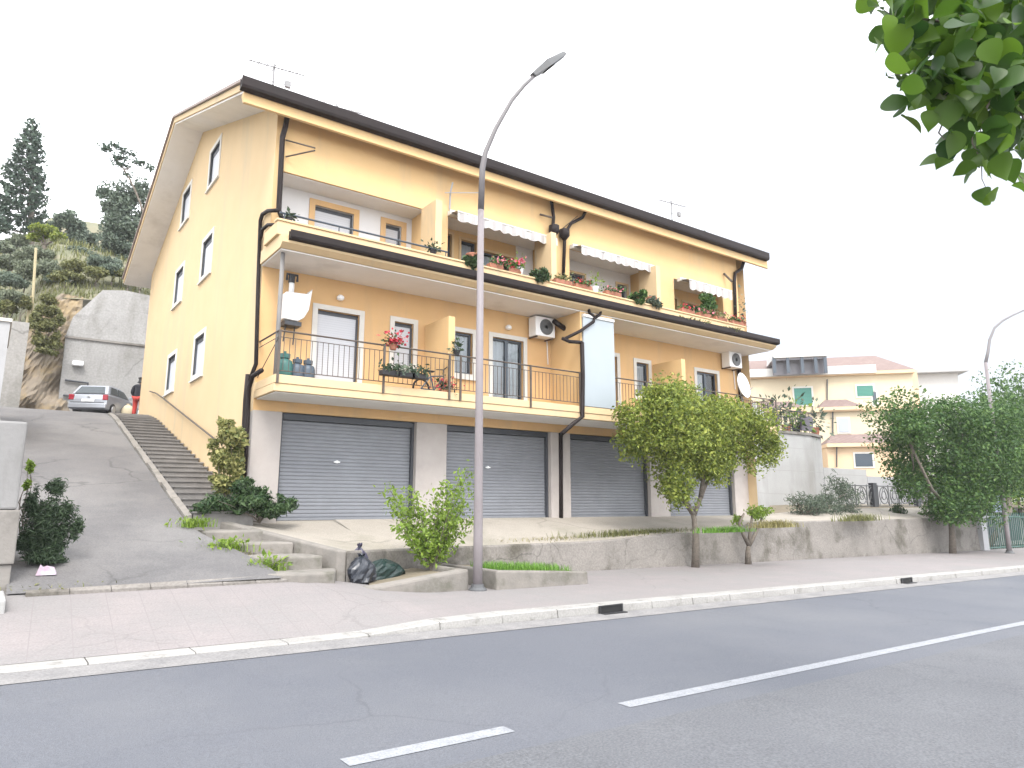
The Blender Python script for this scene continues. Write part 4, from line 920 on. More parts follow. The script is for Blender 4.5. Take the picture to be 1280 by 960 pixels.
def pl_bag():
    m2 = mat('purple black bin bag', (.032, .028, .055), .3, spec=.6)
    bag('big shiny black bin bag with crumpled neck at the planter end', M['bin'], 449, 722, 11.72, .27, .25, .50, 1)
    bag('purple black bin bag leaning upright on the bigger black one', m2, 447, 716, 12.02, .19, .17, .66, 2)
    bag('dark green bin bag lying flat behind the planter wall', M['bin_green'], 476, 714, 12.0, .40, .26, .40, 3, False)
pl_bag()
a = A(57, 720, Z=.60); t = thing('litter_bag', 'pink and white crumpled paper bag by the left shrub', 'litter', B(a[0], a[1], dz(max(11.2, a[1]))+.01))
q = MB(T=Matrix.Translation(B(a[0], a[1], dz(max(11.2, a[1]))+.01)) @ Matrix.Scale(.75, 4))
q.raw([(-.16, -.08, 0), (.16, -.1, 0), (.18, .1, 0), (-.15, .1, 0), (-.12, -.04, .12), (.0, -.05, .17), (.13, -.03, .1), (.12, .05, .13), (-.02, .06, .11), (-.1, .05, .19)], [(0,3,2,1), (0,1,6,5,4), (1,2,7,6), (2,3,9,8,7), (3,0,4,9), (4,5,8,9), (5,6,7,8)])
q.build('paper', M['paper'], t)
# weeds along the steps and walls
def weed(label, x, y, Z, h, n, leaf, seed, spread=.18, w=.02):
    if spread >= .35:                 # low ground cover along an edge, nobody could count it
        a = A(x, y, Z=Z); r = random.Random(seed); p = B(a[0], a[1], Z-.03)
        tag(blade_obj('ground_weeds', [(p.x+r.gauss(0, spread), p.y+r.gauss(0, .10), p.z) for _ in range(n*7)], h, w, L[leaf], seed, None, .8, p), kind='stuff'); return
    a = A(x, y, Z=Z); r = random.Random(seed); p = B(a[0], a[1], Z-.03)
    t = thing('weed', label, 'weeds', p, group='weeds in the cracks')
    n = n*3; V_ = [(p.x+r.gauss(0, spread), p.y+r.gauss(0, spread*.6), p.z) for _ in range(n)]
    blade_obj('blades', V_, h, w, L[leaf], seed, t, .8)
    c = np.array(V_)[:max(10, n//2)]+np.array([0, 0, h*.5]); leaves_mesh('foliage', c+np.random.default_rng(seed).normal(size=c.shape)*np.array([spread*.4, spread*.3, h*.25]), (0, 0, 1), h*.35, L[leaf], t, seed)
weed('yellow green weed tuft at the top of the wide steps', 243, 657, 1.2, .22, 60, 'lime', 1, .16)
weed('yellow green weed tuft beside the second wide step', 284, 688, .80, .26, 70, 'lime', 2, .17)
weed('dry yellow weeds along the third wide step', 305, 697, .66, .2, 70, 'dry', 3, .2)
weed('green weeds at the foot of the lowest wide step', 328, 714, .50, .28, 60, 'lime', 4, .16)
weed('small yellow green weed on the forecourt edge near the cheek wall', 368, 666, .92, .32, 40, 'lime', 5, .08)
weed('low dry weeds on top of the retaining wall left of the orange tree', 800, 668, .80, .22, 200, 'scrub', 6, 1.0)
weed('low green weeds on the wall top right of the lamp post', 690, 677, .70, .18, 130, 'dry', 7, .8)
weed('green grass tuft on the wall right of the orange tree', 905, 664, .88, .2, 90, 'grass', 8, .5)
weed('dry reddish weeds on the wall above the sapling', 968, 658, 1.0, .25, 90, 'dry', 9, .4)
weed('yellow flowering weeds on the wall near the spiky shrub', 1075, 650, 1.06, .30, 70, 'scrub', 10, .6, .025)
weed('green weeds at the foot of the third garage door', 668, 647, 1.203, .16, 60, 'scrub', 11, .30, .02)
weed('thin grassy weeds at the left foot of the driveway', 62, 735, .47, .12, 30, 'scrub', 12, .22)

# ------------------------------------------------------------------ trees and shrubs
OU = A(869, 706, Y=12.3)[0]; GU = A(1191, 692, Y=12.2)[0]
ot = tree_px('street_tree', 'round yellow green street tree with forked trunk before the garages', 'tree', (OU, 12.30, pz(OU, 12.3)),
    [[(OU, 12.30, pz(OU, 12.3)-.05), (870, 672), (868, 650), (864, 636)], [(868, 645), (852, 622), (838, 592), (832, 560)], [(868, 642), (876, 622), (884, 602), (905, 570)], [(876, 622), (880, 590), (870, 550)]],
    [(818, 522, 38, 40), (850, 508, 38, 30), (862, 545, 46, 48), (903, 526, 38, 34), (930, 550, 24, 36), (898, 565, 38, 32), (800, 556, 22, 34), (838, 590, 22, 34), (850, 615, 17, 22), (820, 498, 28, 17), (945, 560, 12, 22), (880, 590, 26, 14), (790, 535, 18, 34)],
    12.3, L['orange_tree'], 46000, .085, 12, .50, .11, 21, dthick=.9, limb_r=.03)
tree_px('street_tree', 'dense dark green tree beside the right end of the retaining wall', 'tree', (GU, 12.2, pz(GU, 12.2)),
    [[(GU, 12.2, pz(GU, 12.2)-.05), (1190, 665), (1188, 640), (1190, 610)], [(1189, 640), (1165, 612), (1140, 560)], [(1189, 630), (1205, 600), (1230, 560)]],
    [(1150, 530, 32, 25), (1185, 524, 30, 20), (1215, 540, 34, 28), (1175, 570, 38, 30), (1210, 585, 40, 32), (1190, 612, 32, 28), (1235, 565, 26, 28), (1128, 530, 15, 13), (1228, 610, 20, 22), (1178, 632, 22, 15), (1158, 592, 18, 20), (1136, 545, 17, 12)],
    12.2, L['green_tree'], 50000, .12, 12, .46, .13, 22, dthick=.9, limb_r=.045)
tree_px('street_tree', 'deep green tree behind the dense one at the right edge', 'tree', (36, 13.6, -.3),
    [[(36, 13.6, -.4), (1262, 640), (1262, 600), (1262, 560)]],
    [(1255, 515, 28, 22), (1280, 530, 34, 34), (1270, 570, 34, 30), (1300, 560, 34, 40), (1250, 550, 24, 24)], 13.6, L['green_tree'], 18000, .16, 12, .46, .14, 23, dthick=.9, limb_r=.05)
tree_px('street_tree', 'light olive green tree in the distance under the right lamp', 'tree', (52, 17, -.6),
    [[(52, 17, -.6), (1275, 640), (1272, 610)]], [(1262, 605, 22, 22), (1285, 600, 28, 30), (1240, 612, 16, 14)], 17, L['lime'], 4000, .2, 10, .36, .14, 24)
sap = tree_px('pruned_sapling', 'small pruned sapling with vase shaped stump and sparse yellow leaves', 'tree', (17.2, 12.35, pz(17.2, 12.35)),
    [[(17.2, 12.35, pz(17.2, 12.3)-.05), (935, 690), (936, 678)], [(936, 682), (929, 668), (924, 654), (930, 642)], [(936, 682), (944, 668), (950, 655), (955, 640)], [(936, 682), (938, 662), (940, 645)]],
    [(945, 640, 18, 9), (962, 642, 10, 8), (933, 650, 8, 8)], 12.35, L['lime'], 1100, .075, 8, .45, .10, 25, dthick=.8, limb_r=.015)
# near tree overhanging the top right corner
nb = B(6.6, .25, gz(6.6)+.0); t = thing('overhanging_tree', 'big leafy branch of a near tree hanging into the top right corner', 'tree', nb)
q = MB(T=Matrix.Identity(4)); top = Vector((6.2, 1.6, 4.9))
q.tube([tuple(nb), tuple(nb+Vector((-.05, .15, 1.8))), tuple(nb+Vector((-.15, .5, 3.4))), tuple(top)], [.16, .14, .11, .08], 12)
def npt(x, y, dd): r_ = ray(x, y); return EYE + r_*(dd)
rr = np.random.default_rng(31); C_ = []
blobs = [(1262, -5, 4.3, 95, 60), (1190, 20, 4.2, 60, 40), (1165, 75, 4.1, 50, 40), (1215, 100, 4.3, 65, 55), (1260, 120, 4.5, 60, 70), (1180, 120, 4.1, 45, 34), (1225, 165, 4.2, 42, 38), (1120, 20, 4.1, 26, 34), (1270, 60, 4.7, 60, 60), (1330, 60, 4.6, 80, 120), (1150, -20, 4.3, 60, 20), (1240, 60, 4.0, 55, 55), (1250, 200, 4.2, 16, 20), (1210, 60, 4.7, 70, 60)]
for x, y, dd, rx, ry in blobs:
    n = int(rx*ry/42)+6
    for _ in range(n):
        a_, b_ = rr.uniform(0, 2*math.pi), rr.random()**.5
        C_.append(tuple(npt(x+rx*b_*math.cos(a_), y+ry*b_*math.sin(a_), dd+rr.normal()*.22)))
for x, y in ((1085, 4), (1094, 8), (1100, 45), (1098, 55), (1110, 95), (1118, 130), (1125, 138), (1140, 155), (1168, 203), (1178, 205), (1185, 190), (1205, 212), (1212, 220), (1228, 245), (1240, 243), (1236, 248), (1275, 235), (1278, 225), (1262, 212)):
    C_.append(tuple(npt(x, y, 4.15+rr.normal()*.08)))
def broad_leaves(name, cen, size, m, root, seed):
    r = np.random.default_rng(seed); V = []; F = []; off = np.array(origin(root))
    prof = [(0, 0), (.03, .16), (.10, .30), (.21, .40), (.34, .43), (.48, .40), (.62, .325), (.75, .23), (.88, .10), (1.0, .0)]
    for c in cen:
        s = size*r.uniform(.6, 1.25); d = np.array([r.normal()*.7, r.normal()*.7, -1.0+r.normal()*.7]); d /= np.linalg.norm(d)
        nr = r.normal(size=3)+np.array([0, 0, .9]); nr -= d*nr.dot(d); nr /= np.linalg.norm(nr); sd = np.cross(d, nr); n = len(V)
        bend = r.uniform(.05, .35); cup = r.uniform(.1, .4); c = np.array(c)-off
        for t_, w_ in prof:
            p = c+d*s*(t_-.5)-nr*s*bend*(t_-.5)**2*2
            V += [tuple(p-sd*s*w_+nr*s*w_*cup), tuple(p), tuple(p+sd*s*w_+nr*s*w_*cup)]
        for i in range(9): F += [(n+3*i, n+3*i+1, n+3*i+4, n+3*i+3), (n+3*i+1, n+3*i+2, n+3*i+5, n+3*i+4)]
    me = D.meshes.new(name); me.from_pydata(V, [], F); me.materials.append(m); me.polygons.foreach_set('use_smooth', [True]*len(me.polygons)); me.update()
    o = D.objects.new(name, me); col.objects.link(o); o.parent = root; return o
broad_leaves('crown', C_, .145, L['near'], t, 32)
hub = npt(1290, 40, 4.6); q.tube([tuple(top), tuple(top.lerp(hub, .6)+Vector((0, 0, .08))), tuple(hub)], [.08, .06, .045], 10)
for x, y, dd, rx, ry in blobs: limbs(q, hub, [npt(x, y, dd)], .016, x)
for (x, y), (x2, y2) in (((1250, 180), (1280, 240)), ((1215, 160), (1236, 243)), ((1180, 150), (1172, 202)), ((1140, 40), (1090, 8)), ((1150, 90), (1112, 95))): limbs(q, npt(x, y, 4.2), [npt(x2, y2, 4.15)], .006, x)
q.build('trunk', M['bark'], t, smooth=True)
# shrub with arching shoots in the planter
a = A(540, 702, Y=11.9); p = B(a[0], 11.9, .32)
t = thing('arching_shrub', 'bright green arching shrub in the planter left of the lamp post', 'shrub', p)
q = MB(T=Matrix.Identity(4)); cc = []; r_ = random.Random(8)
for x, y in ((486, 610), (495, 625), (505, 640), (510, 612), (520, 618), (530, 640), (545, 625), (560, 612), (575, 596), (585, 590), (588, 612), (580, 632), (570, 650), (500, 660), (515, 668), (560, 660), (590, 650), (545, 655), (530, 668), (488, 632), (552, 605), (568, 625)):
    e = B(*A(x, y, Y=11.9+r_.uniform(-.5, .5))); m_ = p.lerp(e, .5)+Vector((0, 0, .12)); pts = [p.lerp(m_, k)*(1-k)+m_.lerp(e, k)*k for k in lin(0, 1, 8)]
    q.tube([tuple(z_) for z_ in pts], [.014*(1-.09*i) for i in range(9)], 5)
    for i, z_ in enumerate(pts[2:]):
        for _ in range(26): cc.append((z_.x+r_.gauss(0, .085), z_.y+r_.gauss(0, .085), z_.z+r_.gauss(0, .07)))
q.build('stem', M['bark'], t); leaves_mesh('foliage', cc, (0, 0, 1), .085, L['lime'], t, 9, .5)
# climbing shrub on the building corner and shrub below it
def px_shrub(label, cat, Y, blobs_, leafm, n, size, seed, base, name='shrub', aspect=.5, thick=.4, stems=6, per=8, frac=.4):
    p = B(*base); cl_ = []
    for x, y, rx, ry in blobs_:
        c = wpt(x, y, Y); k = (wpt(x+1, y, Y)-c).length; cl_.append((tuple(c-p), (rx*k, min(rx*k, thick), ry*k)))
    return shrub(name, label, cat, p, cl_, leafm, n, size, seed, None, stems, aspect, per, frac)
px_shrub('pale yellow green climber growing up the building corner above the stairs', 'climber', 14.6, [(290, 545, 28, 22), (282, 575, 26, 28), (278, 607, 24, 22), (298, 580, 14, 44), (266, 555, 10, 12), (285, 530, 16, 10)], L['ivy'], 4200, .10, 41, (3.95, 14.7, 1.3), 'climbing_plant', .6, .5)
px_shrub('dark green spreading shrub at the foot of the first pilaster', 'shrub', 14.4, [(300, 630, 40, 24), (335, 638, 34, 18), (270, 628, 30, 22), (355, 632, 18, 20), (305, 608, 22, 20), (250, 636, 16, 12), (320, 622, 24, 20)], L['bush'], 5200, .10, 42, (4.5, 14.5, 1.22), 'shrub', .4, .6)
px_shrub('dark green feathery shrub beside the left driveway wall', 'shrub', 12.2, [(35, 682, 20, 26), (62, 678, 26, 26), (45, 670, 26, 30), (58, 648, 28, 36), (40, 630, 14, 34), (74, 668, 18, 24), (50, 692, 30, 18), (84, 640, 16, 24), (70, 610, 16, 22), (95, 660, 14, 22), (60, 700, 28, 12)], L['dark'], 12000, .07, 43, (.85, 12.2, .7), 'shrub', .22, .5, 4, 12, .55)
px_shrub('small yellow green shrub on the wall left of the driveway', 'shrub', 12.8, [(38, 583, 6, 14), (34, 605, 6, 10)], L['lime'], 400, .07, 44, (.5, 12.9, 1.0), 'shrub')
px_shrub('grey green spiky shrub behind the wall between sapling and iron fence', 'shrub', 14.5, [(1030, 632, 26, 16), (1010, 638, 22, 12), (1050, 620, 22, 22), (1000, 630, 18, 16), (1058, 640, 16, 10)], L['grey'], 3600, .16, 45, (23.5, 14.5, 1.2), 'shrub', .16, 1.0, 14)
px_shrub('small round clipped bush on the terrace before the iron fence', 'shrub', 14.0, [(1122, 638, 6, 7)], L['bush'], 500, .09, 46, (29.3, 14.0, 1.2), 'shrub')
px_shrub('yellow green shrub behind the right end of the iron fence', 'shrub', 17.5, [(1140, 600, 14, 10), (1158, 612, 14, 14), (1165, 640, 14, 10)], L['scrub'], 900, .16, 47, (40, 17.5, 1.3), 'shrub')
px_shrub('leggy green shrub on the wall under the dense tree', 'shrub', 13.3, [(1165, 640, 16, 12), (1178, 646, 14, 8)], L['green_tree'], 700, .14, 48, (29.5, 13.3, 1.0), 'shrub')
# ------------------------------------------------------------------ neighbouring walls, fences and far houses on the right
def farframe(x, dist):
    d = ray(x, 630); d.z = 0; d.normalize(); P0 = Vector((0, 0, 0))+d*dist; r = Vector((d.y, -d.x, 0))
    return P0, r, d
FR = [farframe(1055, s) for s in (0.0,)][0]; FR = farframe(831, 0.0); FD, FRR = FR[2], FR[1]
def fpt(x, y, dist):
    r_ = ray(x, y); t_ = dist/(r_.dot(FD)); return EYE+r_*t_
def fbox(q, x0, y0, x1, y1, dist, depth, zb=None, push=0.0):
    a, b = fpt(x0, y1, dist), fpt(x1, y0, dist)
    s0, s1 = a.dot(FRR), b.dot(FRR); z0, z1 = (fpt((x0+x1)/2, y1, dist).z if zb is None else zb), fpt((x0+x1)/2, y0, dist).z
    pts = []
    for z in (z0, z1):
        for s, d_ in ((s0, dist-push), (s1, dist-push), (s1, dist+depth), (s0, dist+depth)): pts.append(tuple(FRR*s+FD*d_+Vector((0, 0, z))))
    q.raw(pts, [(0,3,2,1), (4,5,6,7), (0,1,5,4), (1,2,6,5), (2,3,7,6), (3,0,4,7)]); return q
I4 = Matrix.Identity(4)
far = thing('far_house', 'distant cream three storey house with stepped red roofs and green shutters', 'house', fpt(1035, 640, 62))
def FM(): return MB(T=I4)
fbox(FM(), 915, 470, 1140, 640, 62, 9, -1).build('wall', M['farwall'], far)
fbox(FM(), 1134, 462, 1146, 640, 62.2, 8.8, -1).build('corner_wall', M['farorange'], far)
fbox(FM(), 915, 513, 1150, 640, 59, 2.95, -1).build('wall', M['farwall'], far)
fbox(FM(), 1040, 557, 1120, 640, 56, 2.95, -1).build('wall', M['farorange'], far)
def froof(x0, x1, ye, yt, dist, depth, hip=6, over=.45):
    a, b = fpt(x0, ye, dist), fpt(x1, ye, dist); s0, s1 = a.dot(FRR)-.3, b.dot(FRR)+.3; xm = (x0+x1)/2; z0 = fpt(xm, ye, dist).z
    zt = z0+depth*.5*.45 if yt is None else fpt(xm, yt, dist+depth/2).z
    d0, d1 = dist-over, dist+depth
    def w_(s, d_, z): return tuple(FRR*s+FD*d_+Vector((0, 0, z)))
    h = hip; q = FM(); q.raw([w_(s0, d0, z0), w_(s1, d0, z0), w_(s1, d1, z0 if yt is None or True else zt), w_(s0, d1, z0), w_(s0+h, (d0+d1)/2, zt), w_(s1-h, (d0+d1)/2, zt)], [(0, 1, 5, 4), (1, 2, 5), (2, 3, 4, 5), (3, 0, 4), (0, 3, 2, 1)])
    rf = q.build('roof', M['redtile'], far)
    q = FM(); q.raw([w_(s0, d0, z0-.28), w_(s1, d0, z0-.28), w_(s1, d1, z0-.28), w_(s0, d1, z0-.28), w_(s0, d0, z0-.01), w_(s1, d0, z0-.01), w_(s1, d1, z0-.01), w_(s0, d1, z0-.01)], [(0,3,2,1), (0,1,5,4), (1,2,6,5), (3,0,4,7)])
    q.build('eaves', M['farorange'], rf)
froof(915, 1137, 467, 448, 62, 9, 1.6)
froof(1028, 1072, 509, 500, 59, 2.9, .8); froof(925, 1000, 511, 503, 59, 2.9, .8); froof(1037, 1116, 554, 543, 56, 2.9, .8)
fbox(FM(), 1000, 509, 1150, 514, 59, .2, None, .35).build('string_course', M['farorange'], far)
q = FM(); fbox(q, 915, 459, 1095, 469, 61.4, .15); q.build('roof_parapet', M['farwhite'], far)
for x0, y0, x1, y1, ds, mm in ((994, 485, 1014, 506, 62, 'greenshutter'), (1072, 482, 1091, 495, 62, 'greenshutter'), (1092, 490, 1095, 506, 62, 'alu'), (1049, 523, 1060, 540, 59, 'greyalu'), (1070, 567, 1090, 583, 56, 'alu')):
    q = FM(); fbox(q, x0-2, y0-2, x1+2, y1+2, ds-.06, .05); wn = q.build('window', M['trim'], far)
    q = FM(); fbox(q, x0, y0, x1, y1, ds-.10, .035); q.build('shutter' if mm == 'greenshutter' else 'pane', M[mm], wn)
q = FM(); q.tube([tuple(fpt(1034, 474, 61.85)), tuple(fpt(1034, 511, 61.85))], .06, 6); q.tube([tuple(fpt(1041, 514, 58.85)), tuple(fpt(1041, 545, 58.85))], .06, 6); q.tube([tuple(fpt(1046, 558, 55.85)), tuple(fpt(1046, 584, 55.85))], .05, 6); q.build('downpipe', M['darkmetal'], far)
pg = FM(); fbox(pg, 967, 438, 1034, 446, 60, 4); pgo = pg.build('terrace_canopy', M['farwhite'], far)
q = FM()
for x in (968, 985, 1003, 1020, 1032): fbox(q, x-1.2, 446, x+1.2, 466, 60.1, .15)
q.build('canopy_post', M['alu'], pgo)
q = FM(); fbox(q, 966, 447, 1033, 468, 60.9, .1); fbox(q, 968, 447.5, 1032, 449.5, 60.15, .1); q.build('shade_sheet', M['canopy_shade'], pgo)  # dark sheet added to fill the open space under the canopy as its shade
far2 = thing('far_block', 'plain grey white flat roofed block right of the cream house', 'house', fpt(1170, 640, 68))
fbox(FM(), 1146, 467, 1197, 640, 68, 8, -1).build('wall', M['farwhite'], far2)
fbox(FM(), 1138, 463.5, 1206, 467, 68, 9, None, .9).build('flat_roof', M['blockwall'], far2)
# pale cement wall with iron railing on top, right next to the building
YC = 17.5
cw = thing('cement_wall', 'tall pale cement retaining wall right of the orange tree', 'wall', B(26, YC, 1))
uu = [A(x, 545, Y=YC)[0] for x in (925, 1015, 1035)]; zt = A(1015, 545, Y=YC)[2]
q = MB(); q.prism([(uu[0], YC), (uu[1]-.02, YC), (uu[1]-.02, YC+6), (uu[0], YC+6)], .8, zt); q.build('wall_body', M['blockwall'], cw)
q = MB(); q.prism([(uu[1], YC+.02), (uu[2], YC+.35), (uu[2]+1, YC+6), (uu[1], YC+6)], .8, zt-.02); q.build('wall_body', M['blockwall'], cw)
q = MB(); q.prism([(uu[0], YC-.06), (uu[1], YC-.06), (uu[2]+.08, YC+.3), (uu[2]+1.1, YC+6), (uu[0], YC+6)], zt+.003, zt+.12); q.build('coping', M['concrete'], cw)
tr = thing('terrace_railing', 'black wrought iron railing along the top of the cement wall', 'railing', B(uu[1]-1, YC, zt+.12))
q = MB(); a0, a1 = A(957, 520, Y=YC)[0], uu[2]; z0 = zt+.12
q.tube([(a0, YC+.1, z0+.95), (uu[1], YC+.1, z0+.95), (a1, YC+.45, z0+.95)], .025, 6); q.tube([(a0, YC+.1, z0+.12), (uu[1], YC+.1, z0+.12), (a1, YC+.45, z0+.12)], .02, 6)
n = 16
for i in range(n+1):
    u = a0+(uu[1]-a0)*i/n; q.tube([(u, YC+.1, z0), (u, YC+.1, z0+.95)], .013, 5)
    if i < n: 
        w_ = (uu[1]-a0)/n; q.tube([(u+w_/2+w_*.4*math.cos(k), YC+.1, z0+.55+w_*.4*math.sin(k)) for k in lin(0, 6.28, 10)], .011, 4)
q.build('bars', M['darkmetal'], tr)
for i, (x, y, s_, lf, lb) in enumerate(((966, 530, .5, 'grey', 'grey leafy pot plant at the left of the terrace railing'), (982, 520, .75, 'dark', 'tall dark spiky pot plant behind the terrace railing'), (995, 530, .45, 'lime', 'light green pot plant in the middle of the terrace railing'), (1018, 525, .55, 'grey', 'grey green pot plant at the corner of the terrace railing'))):
    a = A(x, y, Y=YC+.4); pot(lb, a[0], YC+.4, z0, .2, .35, 'terracotta' if i % 2 else 'black', None, lf, s_*1.3, s_*1.6, 160, 70+i, lsize=.2)
t = thing('planter_tub', 'dark square planter tub on the corner of the cement wall', 'planter', B(uu[1]-.3, YC+.3, z0))
a = A(1009, 530, Y=YC-.0); q = MB(); q.prism([(a[0]-.45, YC+.0), (a[0]+.45, YC+.0), (a[0]+.45, YC+.09), (a[0]-.45, YC+.09)], z0+.1, z0+.75); q.build('tub', mat('mauve grey tub', (.09, .08, .10), .6), t)
pw = thing('terrace_parapet', 'white sloping parapet between building end and cement wall', 'wall', B(22, 16.6, 1))
q = MB(); x0, x1 = A(930, 545, Y=16.6)[0], A(957, 545, Y=16.6)[0]
q.prism([(x0-1.5, 16.6), (x1, 16.6), (x1, 16.85), (x0-1.5, 16.85)], 3.2, [A(930, 494, Y=16.6)[2], A(957, 508, Y=16.6)[2]-.2, A(957, 508, Y=16.6)[2]-.2, A(930, 494, Y=16.6)[2]]); q.build('parapet', M['plasterwhite'], pw); q = MB(); q.prism([(x0-1.5, 16.63), (x1, 16.63), (x1, 16.85), (x0-1.5, 16.85)], .9, 3.197); q.build('wall_body', M['blockwall'], pw)
q = MB(); x0, x1 = A(931, 510, Y=16.3)[0], A(947, 510, Y=16.3)[0]; q.prism([(x0, 16.3), (x1, 16.3), (x1, 16.5), (x0, 16.5)], 1, A(940, 503, Y=16.3)[2]); q.build('wall_block', M['blockwall'], pw)
lw = thing('garden_wall', 'long whitish garden wall behind the ornate iron fence', 'wall', B(36, 18.5, 1))
q = MB(); a, b, c = A(1030, 590, Y=18.5), A(1083, 590, Y=18.5), A(1230, 600, Y=18.5)
zl = A(1060, 586, Y=18.5)[2]
q.prism([(a[0], 18.5), (b[0], 18.5), (b[0], 18.8), (a[0], 18.8)], .9, zl); q.build('wall_body', M['blockwall'], lw)
q = MB(); q.prism([(b[0]+.01, 18.48), (c[0], 18.48), (c[0], 18.8), (b[0]+.01, 18.8)], .9, A(1100, 596, Y=18.5)[2]); q.build('wall_body', M['plasterwhite'], lw)
YF = 16.0; fn = thing('iron_fence', 'low ornate black iron fence with ring tracery and square posts', 'fence', B(33, YF, 1.4))
f0, f1 = A(1056, 620, Y=YF)[0], A(1160, 620, Y=YF)[0]; zb, zt2 = 1.5, A(1092, 606, Y=YF)[2]
for x in (1092, 1146):
    u = A(x, 620, Y=YF)[0]; q = MB(); q.box(u-.16, u+.16, YF-.1, YF+.1, 1.2, zt2+.08); q.build('fence_post', M['darkmetal'], fn)
q = MB(); q.tube([(f0, YF, zt2-.05), (f1, YF, zt2-.05)], .025, 6); q.tube([(f0, YF, zb), (f1, YF, zb)], .025, 6)
n = int((f1-f0)/.85)
for i in range(n):
    u = f0+(i+.5)*(f1-f0)/n; zc = (zt2+zb)/2; rr_ = (zt2-zb)*.40
    for r_ in (rr_, rr_*.5): q.tube([(u+r_*math.cos(k), YF, zc+r_*math.sin(k)) for k in lin(0, 6.284, 16)], .022, 5)
    q.tube([(u+.42, YF, zb), (u+.42, YF, zt2)], .022, 5); q.tube([(u-.4, YF, zb), (u, YF, zt2-.05), (u+.4, YF, zb)], .014, 4)
q.build('tracery', mat('grey iron tracery', (.10, .105, .11), .5), fn)
gf = thing('green_fence', 'green metal bar fence beyond the right end of the low wall', 'fence', B(38, 12.8, -.4))
q = MB(); g0, g1 = 33.75, 52
for z in (.05, 1.35): q.tube([(g0, 12.8, -.3+z), (g1, 12.8, -.55+z)], .03, 6)
for i in range(90):
    u = g0+(g1-g0)*i/89; z = -.3-.25*i/89; q.box(u-.018, u+.018, 12.785, 12.815, z-.15, z+1.55)
q.build('bars', M['greenfence'], gf)
q = MB(); q.box(33.66, 33.8, 12.7, 12.9, -.5, 1.4); q.build('gate_post', M['darkmetal'], gf)
hb = thing('white_building', 'white low house with dark openings behind the green fence', 'house', B(56, 19, -1))
q = MB(); q.box(45, 75, 19, 26, -1.5, 2.6); q.build('wall', M['farwhite'], hb)
for u in (47, 50, 54, 58): q = MB(); q.box(u, u+1.6, 18.93, 18.98, -.8, 1.5); q.build('window', M['alu'], hb)
q = MB(); q.box(44.6, 75.4, 18.6, 26.4, 2.603, 2.8); q.build('flat_roof', M['blockwall'], hb)
sg = thing('notice_board', 'small blue grey notice board on a post beside the right lamp', 'sign', B(35, 13.2, -.4))
a = A(1246, 628, Y=13.4); q = MB(); q.box(a[0]-.42, a[0]+.42, 13.38, 13.42, a[2]-.42, a[2]+.40); q.build('board', mat('blue grey board', (.16, .19, .30), .5), sg); q = MB(); q.tube([(a[0], 13.46, -.5), (a[0], 13.46, a[2]+.4)], .035, 6); q.build('post', M['greyplastic'], sg)

# ------------------------------------------------------------------ hillside plants
# araucaria
def araucaria():
    Y = 56.0; top = wpt(41, 151, Y); bx, by, _ = A(42, 300, Y=Y); base = B(bx, Y, hz(bx, Y)-.3)
    t = thing('araucaria', 'tall narrow araucaria conifer with tiered branches on the hilltop', 'tree', base)
    q = MB(T=I4); q.tube([tuple(base), tuple(base.lerp(top, .5)), tuple(top)], [.24, .15, .03], 8)
    r = random.Random(6); cc = []; H = (top-wpt(42, 292, Y)).length; n = 19
    for i in range(n):
        f = i/(n-1); c = top-Vector((0, 0, H*f)); R_ = .12+1.75*(f**.62)*(1 if f < .85 else .92)
        m_ = 7 if f > .1 else 4; o = r.uniform(0, 6)
        for j in range(m_):
            th = o+2*math.pi*j/m_+r.uniform(-.2, .2); L_ = R_*r.uniform(.78, 1.12); dv_ = Vector((math.cos(th), math.sin(th), 0))
            pts = [c+dv_*L_*k+Vector((0, 0, -.10*L_*math.sin(k*2.4)+.22*L_*k**3)) for k in lin(0, 1, 5)]
            q.tube([tuple(z_) for z_ in pts], [.03, .026, .02, .016, .012, .006], 4)
            for k in range(int(40*L_)+5):
                s = r.uniform(.22, 1.0)**.7; b_ = pts[min(4, int(s*5))].lerp(pts[min(5, int(s*5)+1)], s*5-int(s*5)) if s < 1 else pts[5]
                cc.append((b_.x+r.gauss(0, .10), b_.y+r.gauss(0, .10), b_.z+r.gauss(0, .07)))
    q.build('trunk', M['bark'], t); leaves_mesh('crown', cc, (0, 0, .4), .30, L['pine'], t, 5, .42)
araucaria()
def hill_tree(name, label, cat, Y, blobs_, leafm, n, size, seed, thick=2.0, trunk=.14, per=12, frac=.5):
    bx = sum(b_[0] for b_ in blobs_)/len(blobs_); u = A(bx, 320, Y=Y)[0]; base = B(u, Y, hz(u, Y)-.3)
    t = thing(name, label, cat, base); cl_ = []; q = MB(T=I4)
    r = random.Random(seed)
    for x, y, rx, ry in blobs_:
        yj = Y+r.uniform(-.6, .6); c = wpt(x, y, yj); k = (wpt(x+1, y, yj)-c).length; cl_.append((tuple(c), (rx*k, min(rx*k, thick), ry*k)))
    mid = base.lerp(Vector(cl_[0][0]), .45); q.tube([tuple(base), tuple(mid)], [trunk, trunk*.75], 8)
    for c, s in cl_: limbs(q, mid, [c], trunk*.55, r.random())
    q.build('trunk', M['bark'], t, smooth=True)
    leaves_mesh('crown', clump_pts(subclumps(cl_, per, frac, seed)+[(c, tuple(.6*w_ for w_ in s)) for c, s in cl_], n, seed), (0, 0, .6), size, leafm, t, seed)
hill_tree('hill_tree', 'large dark leafy tree on the hill beside the roof edge', 'tree', 44, [(150, 255, 30, 34), (172, 245, 24, 32), (155, 325, 34, 16), (120, 318, 20, 16), (185, 310, 14, 30), (140, 285, 26, 26), (165, 285, 30, 30), (180, 270, 20, 30), (150, 310, 36, 18), (128, 240, 12, 16)], L['hazy'], 16000, .17, 81)
